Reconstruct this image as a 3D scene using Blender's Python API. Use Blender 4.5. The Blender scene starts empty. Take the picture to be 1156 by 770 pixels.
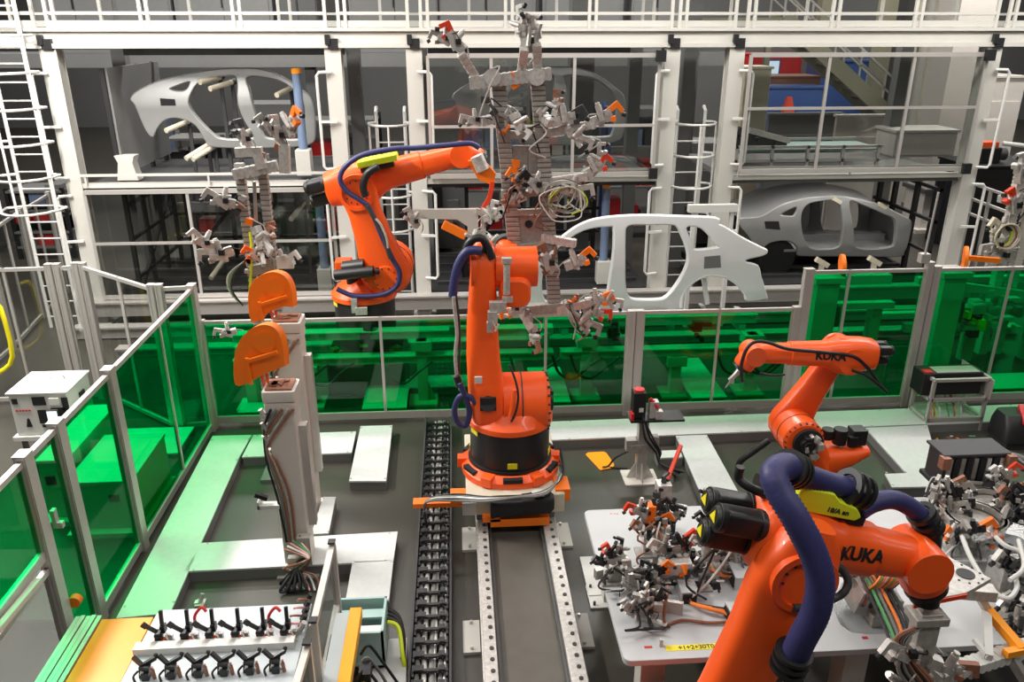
import bpy, bmesh, math, random
from mathutils import Vector, Matrix
random.seed(7)
SC = bpy.context.scene
COL = SC.collection
PI = math.pi
X, Y, Z = Vector((1, 0, 0)), Vector((0, 1, 0)), Vector((0, 0, 1))

# ---------------------------------------------------------------- camera
YAW, PITCH, FOC, CAMH = math.radians(3.94), math.radians(21.5), 913.0, 5.0
cam = bpy.data.cameras.new('camera'); camo = bpy.data.objects.new('camera', cam); COL.objects.link(camo)
camo.location = (0, 0, CAMH); camo.rotation_euler = (PI/2 - PITCH, 0, -YAW)
cam.sensor_width = 36; cam.lens = FOC/1156*36; cam.clip_end = 200
SC.camera = camo
_f = Vector((math.sin(YAW)*math.cos(PITCH), math.cos(YAW)*math.cos(PITCH), -math.sin(PITCH)))
_r = Vector((math.cos(YAW), -math.sin(YAW), 0)); _u = _r.cross(_f)

def P(px, py, x=None, y=None, z=None):
    """the point of the place seen at a pixel of the photograph, on a known plane"""
    d = _f + _r*((px-578)/FOC) - _u*((py-385)/FOC)
    if z is not None: t = (z-CAMH)/d.z
    elif y is not None: t = y/d.y
    else: t = x/d.x
    return Vector((0, 0, CAMH)) + d*t

def crop(x0, y0, s, pts): return [(x0+a/s, y0+b/s) for a, b in pts]

# ---------------------------------------------------------------- mesh builder
class MB:
    def __init__(s): s.v = []; s.f = []
    def add(s, vs, fs):
        o = len(s.v); s.v += [Vector(v) for v in vs]; s.f += [tuple(i+o for i in f) for f in fs]; return s
    def box(s, x0, x1, y0, y1, z0, z1):
        return s.add([(x, y, z) for z in (z0, z1) for x, y in ((x0, y0), (x1, y0), (x1, y1), (x0, y1))],
                     [(3, 2, 1, 0), (4, 5, 6, 7), (0, 1, 5, 4), (1, 2, 6, 5), (2, 3, 7, 6), (3, 0, 4, 7)])
    def bx(s, c, sz, R=None):
        c = Vector(c); R = R or Matrix.Identity(3); h = Vector(sz)/2
        vs = [c + R @ Vector((a*h.x, b*h.y, d*h.z)) for d in (-1, 1) for a, b in ((-1, -1), (1, -1), (1, 1), (-1, 1))]
        return s.add(vs, [(3, 2, 1, 0), (4, 5, 6, 7), (0, 1, 5, 4), (1, 2, 6, 5), (2, 3, 7, 6), (3, 0, 4, 7)])
    def bar(s, p, q, w, h=None, up=Z):
        p, q = Vector(p), Vector(q); h = h or w; d = (q-p).normalized()
        a = d.cross(up)
        if a.length < 1e-3: a = d.cross(Y)
        a.normalize(); b = a.cross(d)
        vs = [c + a*(i*w/2) + b*(j*h/2) for c in (p, q) for i, j in ((-1, -1), (1, -1), (1, 1), (-1, 1))]
        return s.add(vs, [(3, 2, 1, 0), (4, 5, 6, 7), (0, 1, 5, 4), (1, 2, 6, 5), (2, 3, 7, 6), (3, 0, 4, 7)])
    def cyl(s, p, q, r, r2=None, n=20):
        p, q = Vector(p), Vector(q); r2 = r if r2 is None else r2; d = (q-p).normalized()
        a = d.orthogonal().normalized(); b = d.cross(a)
        vs = []
        for c, rr in ((p, r), (q, r2)):
            for k in range(n):
                t = 2*PI*k/n; vs.append(c + (a*math.cos(t)+b*math.sin(t))*rr)
        fs = [(k, (k+1) % n, n+(k+1) % n, n+k) for k in range(n)]
        fs += [tuple(range(n-1, -1, -1)), tuple(range(n, 2*n))]
        return s.add(vs, fs)
    def ring(s, c, ax, ro, ri, h, n=32):
        c, d = Vector(c), Vector(ax).normalized(); a = d.orthogonal().normalized(); b = d.cross(a); vs = []
        for z, r in ((0, ro), (h, ro), (h, ri), (0, ri)):
            for k in range(n):
                t = 2*PI*k/n; vs.append(c + d*z + (a*math.cos(t)+b*math.sin(t))*r)
        fs = []
        for j in range(4):
            for k in range(n):
                fs.append((j*n+k, j*n+(k+1) % n, ((j+1) % 4)*n+(k+1) % n, ((j+1) % 4)*n+k))
        return s.add(vs, fs)
    def tube(s, pts, r, n=8, sm=0, closed=False):
        pts = [Vector(p) for p in pts]
        if sm: pts = spline(pts, sm, closed)
        m = len(pts); a = None; rings = []
        for i, p in enumerate(pts):
            q0 = pts[i-1] if (i or closed) else p; q1 = pts[(i+1) % m] if (i < m-1 or closed) else p
            d = (q1-q0).normalized()
            if a is None: a = d.orthogonal().normalized()
            a = (a - d*a.dot(d)); a = a.normalized() if a.length > 1e-6 else d.orthogonal().normalized()
            b = d.cross(a); rr = r(i/(m-1)) if callable(r) else r
            rings.append([p + (a*math.cos(2*PI*k/n)+b*math.sin(2*PI*k/n))*rr for k in range(n)])
        vs = [v for g in rings for v in g]; fs = []
        for i in range(m if closed else m-1):
            j = (i+1) % m
            fs += [(i*n+k, i*n+(k+1) % n, j*n+(k+1) % n, j*n+k) for k in range(n)]
        if not closed: fs += [tuple(range(n-1, -1, -1)), tuple(range((m-1)*n, m*n))]
        return s.add(vs, fs)
    def loft(s, secs, n=24):
        """secs: (centre, u, v, width, height, exponent)"""
        vs = []
        for c, u, v, w, h, e in secs:
            c, u, v = Vector(c), Vector(u), Vector(v)
            for k in range(n):
                t = 2*PI*(k+.5)/n; ct, st = math.cos(t), math.sin(t)
                vs.append(c + u*(w/2*math.copysign(abs(ct)**(2/e), ct)) + v*(h/2*math.copysign(abs(st)**(2/e), st)))
        m = len(secs); fs = []
        for i in range(m-1):
            fs += [(i*n+k, i*n+(k+1) % n, (i+1)*n+(k+1) % n, (i+1)*n+k) for k in range(n)]
        fs += [tuple(range(n-1, -1, -1)), tuple(range((m-1)*n, m*n))]
        return s.add(vs, fs)
    def prism(s, poly, vec):
        poly = [Vector(p) for p in poly]; n = len(poly); vec = Vector(vec)
        fs = [tuple(range(n-1, -1, -1)), tuple(range(n, 2*n))] + [(k, (k+1) % n, n+(k+1) % n, n+k) for k in range(n)]
        return s.add(poly + [p+vec for p in poly], fs)
    def ball(s, c, r, n=14, sc=(1, 1, 1)):
        c = Vector(c); m = n//2; vs = [c+Vector((0, 0, -r*sc[2]))]
        for i in range(1, m):
            f = -PI/2+PI*i/m
            for k in range(n):
                t = 2*PI*k/n
                vs.append(c+Vector((r*math.cos(f)*math.cos(t)*sc[0], r*math.cos(f)*math.sin(t)*sc[1], r*math.sin(f)*sc[2])))
        vs.append(c+Vector((0, 0, r*sc[2]))); L = len(vs)-1
        fs = [(0, 1+(k+1) % n, 1+k) for k in range(n)]
        for i in range(m-2):
            o = 1+i*n; fs += [(o+k, o+(k+1) % n, o+n+(k+1) % n, o+n+k) for k in range(n)]
        o = 1+(m-2)*n; fs += [(o+k, o+(k+1) % n, L) for k in range(n)]
        return s.add(vs, fs)
    def xf(s, M):
        s.v = [M @ v for v in s.v]; return s
    def each(s, name, mat, parent=None, **k):
        """every loose piece of the mesh becomes an object of its own"""
        par = list(range(len(s.v)))
        def find(i):
            while par[i] != i: par[i] = par[par[i]]; i = par[i]
            return i
        for f in s.f:
            for i in f[1:]: par[find(i)] = find(f[0])
        g = {}
        for f in s.f: g.setdefault(find(f[0]), []).append(f)
        for fs in g.values():
            m = MB(); ids = sorted({i for f in fs for i in f}); mp = {j: i for i, j in enumerate(ids)}
            m.v = [s.v[i] for i in ids]; m.f = [tuple(mp[i] for i in f) for f in fs]; m.build(name, mat, parent, **k)
    def build(s, name, mat, parent=None, bev=0, local=False, label=None, ang=38):
        me = bpy.data.meshes.new(name)
        vs = s.v
        if parent is not None and not local:
            inv = WM(parent).inverted(); vs = [inv @ v for v in vs]
        base = Vector((0, 0, 0))
        if parent is None and vs:
            base = Vector(((min(v.x for v in vs)+max(v.x for v in vs))/2, (min(v.y for v in vs)+max(v.y for v in vs))/2, min(v.z for v in vs)))
            vs = [v-base for v in vs]
        me.from_pydata([tuple(v) for v in vs], [], s.f)
        bm = bmesh.new(); bm.from_mesh(me); bmesh.ops.recalc_face_normals(bm, faces=bm.faces); bm.to_mesh(me); bm.free()
        for p in me.polygons: p.use_smooth = True
        me.set_sharp_from_angle(angle=math.radians(ang))
        me.materials.append(MATS[mat])
        o = bpy.data.objects.new(name, me); COL.objects.link(o); o.location = base
        if parent is not None: o.parent = parent
        if bev:
            md = o.modifiers.new('edge', 'BEVEL'); md.width = bev; md.segments = 2; md.limit_method = 'ANGLE'; md.angle_limit = .6; md.harden_normals = True
        if label: o['label'] = label
        return o

def WM(o):
    M = Matrix.LocRotScale(o.location, o.rotation_euler, None)
    return WM(o.parent) @ M if o.parent else M

def spline(pts, k=6, closed=False):
    pts = [Vector(p) for p in pts]; n = len(pts); out = []
    for i in range(n if closed else n-1):
        g = (lambda j: pts[j % n]) if closed else (lambda j: pts[max(0, min(n-1, j))])
        a, b, c, d = g(i-1), g(i), g(i+1), g(i+2)
        for j in range(k):
            t = j/k
            out.append(.5*((2*b) + (c-a)*t + (2*a-5*b+4*c-d)*t*t + (3*b-a-3*c+d)*t**3))
    if not closed: out.append(pts[-1])
    return out

def thing(name, label, cat, loc=(0, 0, 0), rz=0, group=None):
    o = bpy.data.objects.new(name, None); COL.objects.link(o); o.empty_display_size = .1
    o.location = loc; o.rotation_euler = (0, 0, rz); return tag(o, label, cat, group)

def tag(o, label, cat, group=None, kind=None):
    o['label'] = label; o['category'] = cat
    if group: o['group'] = group
    if kind: o['kind'] = kind
    return o

def struct(o): o['kind'] = 'structure'; return o

def copy_thing(root, loc, rz, label, group=None):
    c = root.copy(); COL.objects.link(c); c.location = loc; c.rotation_euler = (0, 0, rz); c['label'] = label
    if group: c['group'] = group
    for ch in root.children:
        d = ch.copy(); COL.objects.link(d); d.parent = c
        for g in ch.children:
            e = g.copy(); COL.objects.link(e); e.parent = d
    return c

def text(name, s, M, size, mat, parent, bold=.0, ext=.001):
    cu = bpy.data.curves.new(name, 'FONT'); cu.body = s; cu.size = size; cu.extrude = ext; cu.offset = bold; cu.align_x = 'CENTER'; cu.align_y = 'CENTER'
    t = bpy.data.objects.new(name, cu); COL.objects.link(t)
    dg = bpy.context.evaluated_depsgraph_get(); me = bpy.data.meshes.new_from_object(t.evaluated_get(dg))
    bpy.data.objects.remove(t)
    me.transform(WM(parent).inverted() @ M if parent else M); me.materials.clear(); me.materials.append(MATS[mat])
    o = bpy.data.objects.new(name, me); COL.objects.link(o); o.parent = parent
    return o

def wrap_text(name, st, M, size, mat, target, d, bold=.0):
    """flat letters laid onto the curved skin of target, seen along -d"""
    from mathutils.bvhtree import BVHTree
    t = text(name, st, M, size, mat, None, bold, 0); me = t.data
    bm = bmesh.new(); bm.from_mesh(me); bmesh.ops.triangulate(bm, faces=bm.faces)
    for k in range(3): bmesh.ops.subdivide_edges(bm, edges=[e for e in bm.edges if e.calc_length() > size*.12], cuts=1); bmesh.ops.triangulate(bm, faces=bm.faces)
    W_ = WM(target); tree = BVHTree.FromPolygons([W_ @ v.co for v in target.data.vertices], [tuple(p.vertices) for p in target.data.polygons])
    for v in bm.verts:
        h = tree.ray_cast(v.co+d*.6, -d)
        if h[0] is not None: v.co = h[0]+d*.003
        v.co = W_.inverted() @ v.co
    bm.to_mesh(me); bm.free(); t.parent = target; return t

def frame(o, u, v):
    """4x4 with x along u, y along v"""
    u = Vector(u).normalized(); v = Vector(v); v = (v-u*v.dot(u)).normalized(); w = u.cross(v)
    M = Matrix((u, v, w)).transposed().to_4x4(); M.translation = Vector(o); return M

# ---------------------------------------------------------------- materials
MATS = {}
def mat(name, col, rough=.5, metal=0, var=.08, scale=6, bump=0, bscale=60, spec=.5, coat=0):
    m = bpy.data.materials.new(name); m.use_nodes = True; nt = m.node_tree; N = nt.nodes; L = nt.links
    b = N['Principled BSDF']; b.inputs['Roughness'].default_value = rough; b.inputs['Metallic'].default_value = metal
    b.inputs['Specular IOR Level'].default_value = spec; b.inputs['Coat Weight'].default_value = coat
    tc = N.new('ShaderNodeTexCoord'); no = N.new('ShaderNodeTexNoise'); no.inputs['Scale'].default_value = scale; no.inputs['Detail'].default_value = 5
    L.new(tc.outputs['Object'], no.inputs['Vector'])
    mx = N.new('ShaderNodeMix'); mx.data_type = 'RGBA'
    c = Vector(col[:3])
    mx.inputs[6].default_value = (*(c*(1-var)), 1); mx.inputs[7].default_value = (*[min(1, k*(1+var)) for k in c], 1)
    L.new(no.outputs['Fac'], mx.inputs[0]); L.new(mx.outputs[2], b.inputs['Base Color'])
    if bump:
        n2 = N.new('ShaderNodeTexNoise'); n2.inputs['Scale'].default_value = bscale; L.new(tc.outputs['Object'], n2.inputs['Vector'])
        bp = N.new('ShaderNodeBump'); bp.inputs['Strength'].default_value = bump; bp.inputs['Distance'].default_value = .01
        L.new(n2.outputs['Fac'], bp.inputs['Height']); L.new(bp.outputs['Normal'], b.inputs['Normal'])
    MATS[name] = m; return m

def pane(name, col, gloss=.05, rough=.03):
    m = bpy.data.materials.new(name); m.use_nodes = True; nt = m.node_tree; N = nt.nodes; L = nt.links
    N.remove(N['Principled BSDF']); out = N['Material Output']
    t = N.new('ShaderNodeBsdfTransparent'); t.inputs[0].default_value = (*col, 1)
    g = N.new('ShaderNodeBsdfGlossy'); g.inputs['Roughness'].default_value = rough; g.inputs[0].default_value = (1, 1, 1, 1)
    x = N.new('ShaderNodeMixShader'); x.inputs[0].default_value = gloss
    L.new(t.outputs[0], x.inputs[1]); L.new(g.outputs[0], x.inputs[2]); L.new(x.outputs[0], out.inputs[0])
    MATS[name] = m

def lamp_mat(name, col, st):
    m = bpy.data.materials.new(name); m.use_nodes = True; b = m.node_tree.nodes['Principled BSDF']
    b.inputs['Emission Color'].default_value = (*col, 1); b.inputs['Emission Strength'].default_value = st; MATS[name] = m

mat('orange', (1.0, .108, .009), .38, var=.04, coat=.15)
mat('orange_bright', (.95, .19, .004), .5, var=.05)
mat('red_orange', (.72, .05, .012), .4, var=.06)
mat('red', (.55, .02, .02), .45)
mat('black', (.012, .012, .013), .42)
mat('black_matte', (.01, .01, .011), .7)
mat('dark', (.035, .035, .037), .55)
mat('dark_grey', (.08, .08, .08), .5)
mat('mid_grey', (.17, .17, .167), .5)
mat('steel', (.55, .53, .50), .38, .85, var=.15, scale=14)
mat('silver', (.58, .55, .52), .42, .45, var=.45, scale=28)  # strong mottling in the colour imitates broken reflections on the metal
mat('cast', (.38, .355, .325), .5, .35, var=.4, scale=24)
mat('alu', (.56, .53, .50), .42, .55, var=.06)
mat('white_paint', (.50, .485, .445), .5, var=.06, scale=2.5)
mat('white', (.62, .61, .58), .45, var=.03)
mat('column_paint', (.62, .58, .53), .5, var=.06)
mat('table_paint', (.50, .51, .52), .4, var=.05, scale=3)
mat('bench_grey', (.52, .56, .58), .45, var=.06)
mat('plate', (.62, .63, .62), .42, .15, var=.1, scale=18, bump=.25, bscale=220)
mat('plate_edge', (.16, .16, .155), .5)
mat('yellow', (.85, .72, .01), .45, var=.03)
mat('bed_brown', (.105, .095, .08), .45, var=.2)
mat('lime', (.68, .80, .02), .45, var=.03)
mat('amber', (1.0, .33, .005), .4, var=.05)
mat('amber_deep', (.95, .42, .01), .45)
mat('hose', (.035, .035, .13), .5, var=.25, scale=40)
mat('blue', (.05, .12, .38), .5)
mat('blue_grey', (.16, .22, .34), .45)
mat('body_white', (.80, .81, .82), .32, .15, var=.02)
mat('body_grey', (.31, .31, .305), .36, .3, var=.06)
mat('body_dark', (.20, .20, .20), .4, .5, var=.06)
mat('copper', (.30, .13, .08), .5, .2, var=.3, scale=30)
mat('cream', (.60, .55, .42), .6)
mat('olive', (.30, .29, .20), .6)
mat('teal_paint', (.33, .47, .44), .45)
mat('cable_orange', (.9, .22, .03), .5)
mat('cable_grey', (.18, .18, .17), .55)
mat('wall_grey', (.17, .17, .168), .7, var=.12, scale=.6)
mat('green_cable', (.1, .35, .12), .5)
mat('pink', (.75, .35, .35), .5)
pane('green_pane', (.002, .72, .33), .03)
pane('clear_pane', (.80, .81, .80), .05)
pane('film', (.88, .89, .89), .09, .16)
m = mat('perforated', (.42, .395, .365), .5, .35, var=.3, scale=24); nt = m.node_tree   # rows of holes down the modular rails
bs = nt.nodes['Principled BSDF']; old = bs.inputs['Base Color'].links[0].from_socket
wv = nt.nodes.new('ShaderNodeTexWave'); wv.bands_direction = 'Z'; wv.inputs['Scale'].default_value = 5.7; wv.inputs['Distortion'].default_value = 0
tc = nt.nodes.new('ShaderNodeTexCoord'); nt.links.new(tc.outputs['Object'], wv.inputs['Vector'])
rp = nt.nodes.new('ShaderNodeValToRGB'); rp.color_ramp.elements[0].position = .8; rp.color_ramp.elements[1].position = .92; nt.links.new(wv.outputs['Fac'], rp.inputs[0])
mx = nt.nodes.new('ShaderNodeMix'); mx.data_type = 'RGBA'; nt.links.new(rp.outputs[0], mx.inputs[0]); nt.links.new(old, mx.inputs[6]); mx.inputs[7].default_value = (.16, .15, .14, 1); nt.links.new(mx.outputs[2], bs.inputs['Base Color'])
lamp_mat('screen', (.55, .75, .9), 1.2)

# floor: dark sealed concrete, faint sheen, tyre-dark patches
m = mat('concrete', (.05, .046, .037), .36, var=.28, scale=.55, bump=.08, bscale=40)
b = m.node_tree.nodes['Principled BSDF']; b.inputs['Specular IOR Level'].default_value = .45
# ================================================================ room shell and light
struct(MB().box(-30, 34, -4, 44, -.2, 0).build('floor', 'concrete'))
struct(MB().box(-30, 34, 44, 44.3, 0, 12).build('wall_back', 'wall_grey'))
struct(MB().box(-30.3, -30, -4, 44, 0, 12).build('wall_left', 'wall_grey'))
struct(MB().box(34, 34.3, -4, 44, 0, 12).build('wall_right', 'wall_grey'))
struct(MB().box(-30, 34, -4.3, -4, 0, 12).build('wall_front', 'wall_grey'))
struct(MB().box(-30.3, 34.3, -4.3, 44.3, 12, 12.3).build('ceiling', 'wall_grey'))

W = bpy.data.worlds.new('World'); SC.world = W; W.use_nodes = True
W.node_tree.nodes['Background'].inputs[0].default_value = (.8, .85, .9, 1); W.node_tree.nodes['Background'].inputs[1].default_value = .2

def area(name, loc, sx, sy, power, col=(1, .97, .92), rot=(0, 0, 0)):
    l = bpy.data.lights.new(name, 'AREA'); l.shape = 'RECTANGLE'; l.size = sx; l.size_y = sy; l.energy = power; l.color = col
    o = bpy.data.objects.new(name, l); COL.objects.link(o); o.location = loc; o.rotation_euler = rot; return o
for y, z_, pw, xs_ in ((.5, 9.5, 190, (-13, -2.5, 5, 12.5)), (6.0, 9.5, 150, (-13, -1.5, 5, 12.5)), (12.2, 6.6, 215, (-8, -2.5, 3, 8.5, 14)), (18, 8.6, 520, (-13, -4.5, 4, 12.5, 22)), (28, 9.5, 420, (-13, 0, 12.5, 23)), (38, 9.5, 420, (-13, 0, 12.5, 23))):
    for x in xs_:
        area('ceiling_lamp', (x, y, z_), 4.5, .8, pw)
for y in (7.9, 9.8):
    area('ceiling_lamp', (-6.3, y, 7.6), .7, 1.7, 700)
area('bay_fill', (6.6, 14.75, 2.28), 3.6, .12, 24); area('bay_fill', (-4.1, 14.6, 4.5), 3.0, .12, 6); area('bay_fill', (1.6, 14.6, 4.5), 3.0, .12, 6)  # added fill lights brightening the bodies in the bays, no fitting modelled
SC.view_settings.view_transform = 'Standard'; SC.view_settings.look = 'None'; SC.view_settings.gamma = 1
SC.view_settings.use_curve_mapping = False; SC.view_settings.exposure = 0.03
SC.cycles.transparent_max_bounces = 24; SC.cycles.max_bounces = 6; SC.cycles.use_denoising = True
# ================================================================ safety fences
def post(par, p, h, w=.085, d=.085, matn='alu'):
    b = MB(); x, y = p[0], p[1]
    b.box(x-w/2, x+w/2, y-d/2, y+d/2, 0, h)
    for sx in (-1, 1):                                   # the T-slot grooves read as ribs on the faces
        b.box(x+sx*w*.32-.007, x+sx*w*.32+.007, y-d/2-.006, y+d/2+.006, .02, h-.01)
    b.box(x-w/2-.004, x+w/2+.004, y-d/2-.004, y+d/2+.004, h, h+.012)
    return b.build('post', matn, par)

def panel(par, a, b, z0, z1, panemat, mull=(), sill=.05, rail=.045):
    """one framed pane from a to b (plan points); frame > pane, mullions"""
    a, b = Vector((a[0], a[1], 0)), Vector((b[0], b[1], 0)); f = MB()
    f.bar(a+Z*(z1-rail/2), b+Z*(z1-rail/2), .045, rail); f.bar(a+Z*(z0+sill/2), b+Z*(z0+sill/2), .045, sill)
    for t in mull: 
        q = a.lerp(b, t); f.bar(q+Z*z0, q+Z*z1, .035, .035, up=Y)
    for q in (a, b): f.bar(q+Z*z0, q+Z*z1, .03, .03, up=Y)
    fo = f.build('panel_frame', 'alu', par)
    MB().bar(a+Z*((z0+z1)/2), b+Z*((z0+z1)/2), .006, z1-z0-.06).build('pane', panemat, fo)
    return fo

FY, FX = 9.82, -3.28
F1 = thing('safety_fence', 'low green-paned safety fence running across the middle of the cell behind the robot on rails', 'fence', (.6, FY, 0))
xs = [P(232, 420, y=FY).x, P(715, 400, y=FY).x, P(897, 400, y=FY).x]
post(F1, (xs[0]+.03, FY), 1.5); post(F1, (xs[1]-.055, FY), 1.5, .1); post(F1, (xs[1]+.055, FY), 1.5, .1); post(F1, (xs[2]-.06, FY), 1.5)
inv = lambda px, a, b: (P(px, 420, y=FY).x-a)/(b-a)
panel(F1, (xs[0]+.05, FY), (xs[1]-.11, FY), .06, 1.5, 'green_pane', [inv(434, xs[0], xs[1]), inv(622, xs[0], xs[1])], .1)
panel(F1, (xs[1]+.11, FY), (xs[2]-.11, FY), .06, 1.5, 'green_pane', [inv(806, xs[1], xs[2])], .1)

F2 = thing('safety_fence', 'tall green-paned safety fence at right behind the small robot and the black monitor stand', 'fence', (6, FY, 0))
xt = [P(908, 303, y=FY).x+.07, P(1047, 303, y=FY).x+.02, 8.6]
post(F2, (xt[0], FY), 2.02, .12); post(F2, (xt[1], FY), 2.08, .09); post(F2, (xt[1]+.11, FY), 2.02, .09); post(F2, (xt[2], FY), 2.02, .1)
panel(F2, (xt[0]+.06, FY), (xt[1]-.05, FY), .06, 2.0, 'green_pane', [(P(958, 303, y=FY).x-xt[0])/(xt[1]-xt[0])], .1)
panel(F2, (xt[1]+.16, FY), (xt[2]-.05, FY), .06, 2.0, 'green_pane', [(P(1138, 303, y=FY).x-xt[1])/(xt[2]-xt[1])], .1)
c = MB(); q = P(1043, 290, y=FY); c.box(q.x-.05, q.x+.07, FY-.04, FY+.06, 2.08, 2.2); c.cyl((q.x+.01, FY, 2.2), (q.x+.03, FY, 3.0), .014, n=8); c.build('post_cap', 'alu', F2)

F3 = thing('safety_fence', 'tall green-paned safety fence down the left side with a latched gate panel', 'fence', (FX, 7.5, 0))
ys = [9.74, P(142, 520, x=FX).y, P(81, 590, x=FX).y, P(52, 600, x=FX).y]
ys[1] = 7.15; ys[2] = 6.08; ys[3] = P(31, 513, z=2).y
for k, y_ in enumerate(ys): post(F3, (FX, y_), 2.0, .09, .12)
panel(F3, (FX, ys[0]-.06), (FX, ys[1]+.06), .04, 1.97, 'green_pane', [.47], .08)
panel(F3, (FX, ys[1]-.06), (FX, ys[2]+.06), .04, 1.97, 'green_pane', [], .08)
panel(F3, (FX, ys[2]-.06), (FX, ys[3]+.06), .04, 1.97, 'green_pane', [], .08)
gy = 4.3
panel(F3, (FX, ys[3]-.06), (FX, gy), 1.1, 1.97, 'green_pane', [], .08)
panel(F3, (FX, ys[3]-.06), (FX, gy), .05, 1.02, 'clear_pane', [], .06)
k = MB(); q = P(62, 585, x=FX+.04); k.bx(q, (.03, .05, .16)); k.bx(q+Vector((.03, 0, -.06)), (.05, .04, .05)); k.build('latch', 'steel', F3)
k = MB(); q = Vector((FX+.05, ys[3]+.1, .55)); k.cyl(q, q+Y*.06, .05); k.build('knob', 'orange_bright', F3)
k = MB(); k.bar(P(44, 655, x=FX+.06), P(-4, 712, x=FX+.06), .05, .04); k.build('handrail', 'column_paint', F3)

# clear perimeter fence on the far left
F4 = thing('perimeter_fence', 'clear-paned aluminium perimeter fence beyond the white control box', 'fence', (-5.06, 10.84, 0))
a0, a1, a2, a3 = (-7.3, 10.72), (-5.06, 10.84), (-3.78, 9.78), (-3.36, 9.8)
for p_ in ((-5.45, 10.8), (-5.02, 10.82), (-5.12, 10.84), a2, (-3.68, 9.77), (-5.35, 10.8), (-6.6, 10.74)): post(F4, p_, 2.0, .08)
panel(F4, a0, (-6.65, 10.74), .05, 1.97, 'clear_pane'); panel(F4, (-6.55, 10.74), (-5.5, 10.79), .05, 1.97, 'clear_pane', [.5])
panel(F4, (-5.3, 10.8), (-5.17, 10.83), .05, 1.97, 'clear_pane')
panel(F4, a1, a2, .05, 1.97, 'clear_pane', [.55]); panel(F4, (-3.64, 9.77), a3, .05, 1.97, 'clear_pane')
F5 = thing('perimeter_fence', 'clear-paned fence run in front of the caged ladder at far left', 'fence', (-7.3, 14, 0))
post(F5, (-7.75, 15.9), 2.0, .08); post(F5, (-7.55, 14.4), 2.0, .08); post(F5, (-7.3, 12.8), 2.0, .08)
panel(F5, (-7.75, 15.85), (-7.55, 14.44), .05, 1.97, 'clear_pane', [.5]); panel(F5, (-7.55, 14.36), (-7.3, 12.85), .05, 1.97, 'clear_pane', [.5])
panel(F5, (-7.3, 12.75), (-7.2, 11.6), .05, 1.97, 'clear_pane')
g = MB(); g.tube([P(-12, 345, y=10.3), P(0, 347, y=10.3), P(14, 402, y=10.3), P(0, 420, y=10.3), P(-14, 424, y=10.3)], .03, sm=3)
tag(g.build('barrier_rail', 'yellow'), 'yellow bent tube barrier at the far left edge', 'barrier')

# ================================================================ floor ducts
def duct(name, pts, label, z=.13, matn='plate', group='galvanised floor duct covers'):
    poly = [P(a, b_, z=z) for a, b_ in pts]
    # order counter clockwise
    cx = sum(p.x for p in poly)/len(poly)
    t = thing(name, label, 'floor duct', (cx, sum(p.y for p in poly)/len(poly), 0), 0, group)
    MB().prism([p-Z*.02 for p in poly], (0, 0, .02)).build('cover_plate', matn, t)
    MB().prism([(c_ + (p-c_)*.985)-Z*.13 for p in poly for c_ in (Vector((cx, t.location.y, z)),)], (0, 0, .11)).build('duct_wall', 'plate_edge', t)
    b = MB()
    for i, p in enumerate(poly):
        c_ = Vector((cx, t.location.y, z)); q = p.lerp(c_, .08); b.cyl(q-Z*.001, q+Z*.006, .012, n=8)
    b.each('screw', 'steel', t)
    return t
duct('floor_duct', [(131, 698), (240, 492), (284, 491), (270, 516), (192, 692)], 'long floor duct cover along the left green fence')
duct('floor_duct', [(286, 491), (402, 487), (397, 511), (273, 516)], 'floor duct cover along the low fence left of the cable chain')
duct('floor_duct', [(407, 481), (443, 480), (436, 543), (394, 543)], 'green-lit floor duct stub just left of the cable chain')
duct('floor_duct', [(226, 613), (449, 600), (444, 633), (208, 645)], 'white floor duct cover crossing in front of the two stands')
duct('floor_duct', [(398, 634), (444, 632.5), (439, 678), (390, 678)], 'short white floor duct cover above the teal bin')
duct('floor_duct', [(365, 561), (379, 561), (371, 602), (351, 603)], 'narrow floor duct cover right of the rear white stand')
duct('floor_duct', [(416, 723), (459, 720), (458, 790), (408, 790)], 'white floor duct cover at the bottom beside the cable chain')
duct('floor_duct', [(620, 476), (1000, 462), (1160, 456), (1160, 474), (990, 481), (830, 488), (618, 497)], 'long floor duct cover along the fence right of the rail robot')
duct('floor_duct', [(763, 492), (798, 491), (846, 578), (800, 578)], 'floor duct cover running from the fence to the grey fixture table')
duct('floor_duct', [(739, 509), (767, 508), (771, 516), (743, 517)], 'small floor duct cover behind the laser stand foot')
duct('floor_duct', [(977, 483), (1047, 480), (1066, 549), (1007, 550), (999, 535), (1023, 534)], 'wide floor duct cover right of the small robot')

# ================================================================ linear axis, cable chain
T = thing('linear_axis', 'steel robot rail bed with two bolted rails running towards the camera', 'robot rail', (.5, 6, 0))
MB().box(.2, .84, 3.6, 8.9, .02, .12).build('bed', 'bed_brown', T)
b = MB(); b.box(.245, .27, 3.6, 8.9, .12, .17); b.box(.77, .795, 3.6, 8.9, .12, .17); b.each('guide_strip', 'dark_grey', T)
rl = {}
for sd, (x0, x1) in (('l', (.13, .235)), ('r', (.80, .935))):
    r = MB(); r.box(x0, x1, 3.6, 8.9, .05, .22); r.box(x0-.015, x0+.01, 3.6, 8.9, .05, .14); r.box(x1-.01, x1+.02, 3.6, 8.9, .05, .13)
    ro = r.build('rail', 'silver', T, bev=.006)
    for k in range(40):
        y = 3.75+k*.125
        if y > 7.3: break
        xm = (x0+x1)/2 + .012
        MB().cyl((xm, y, .219), (xm, y, .228), .019, n=10).build('bolt', 'dark', ro)
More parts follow.
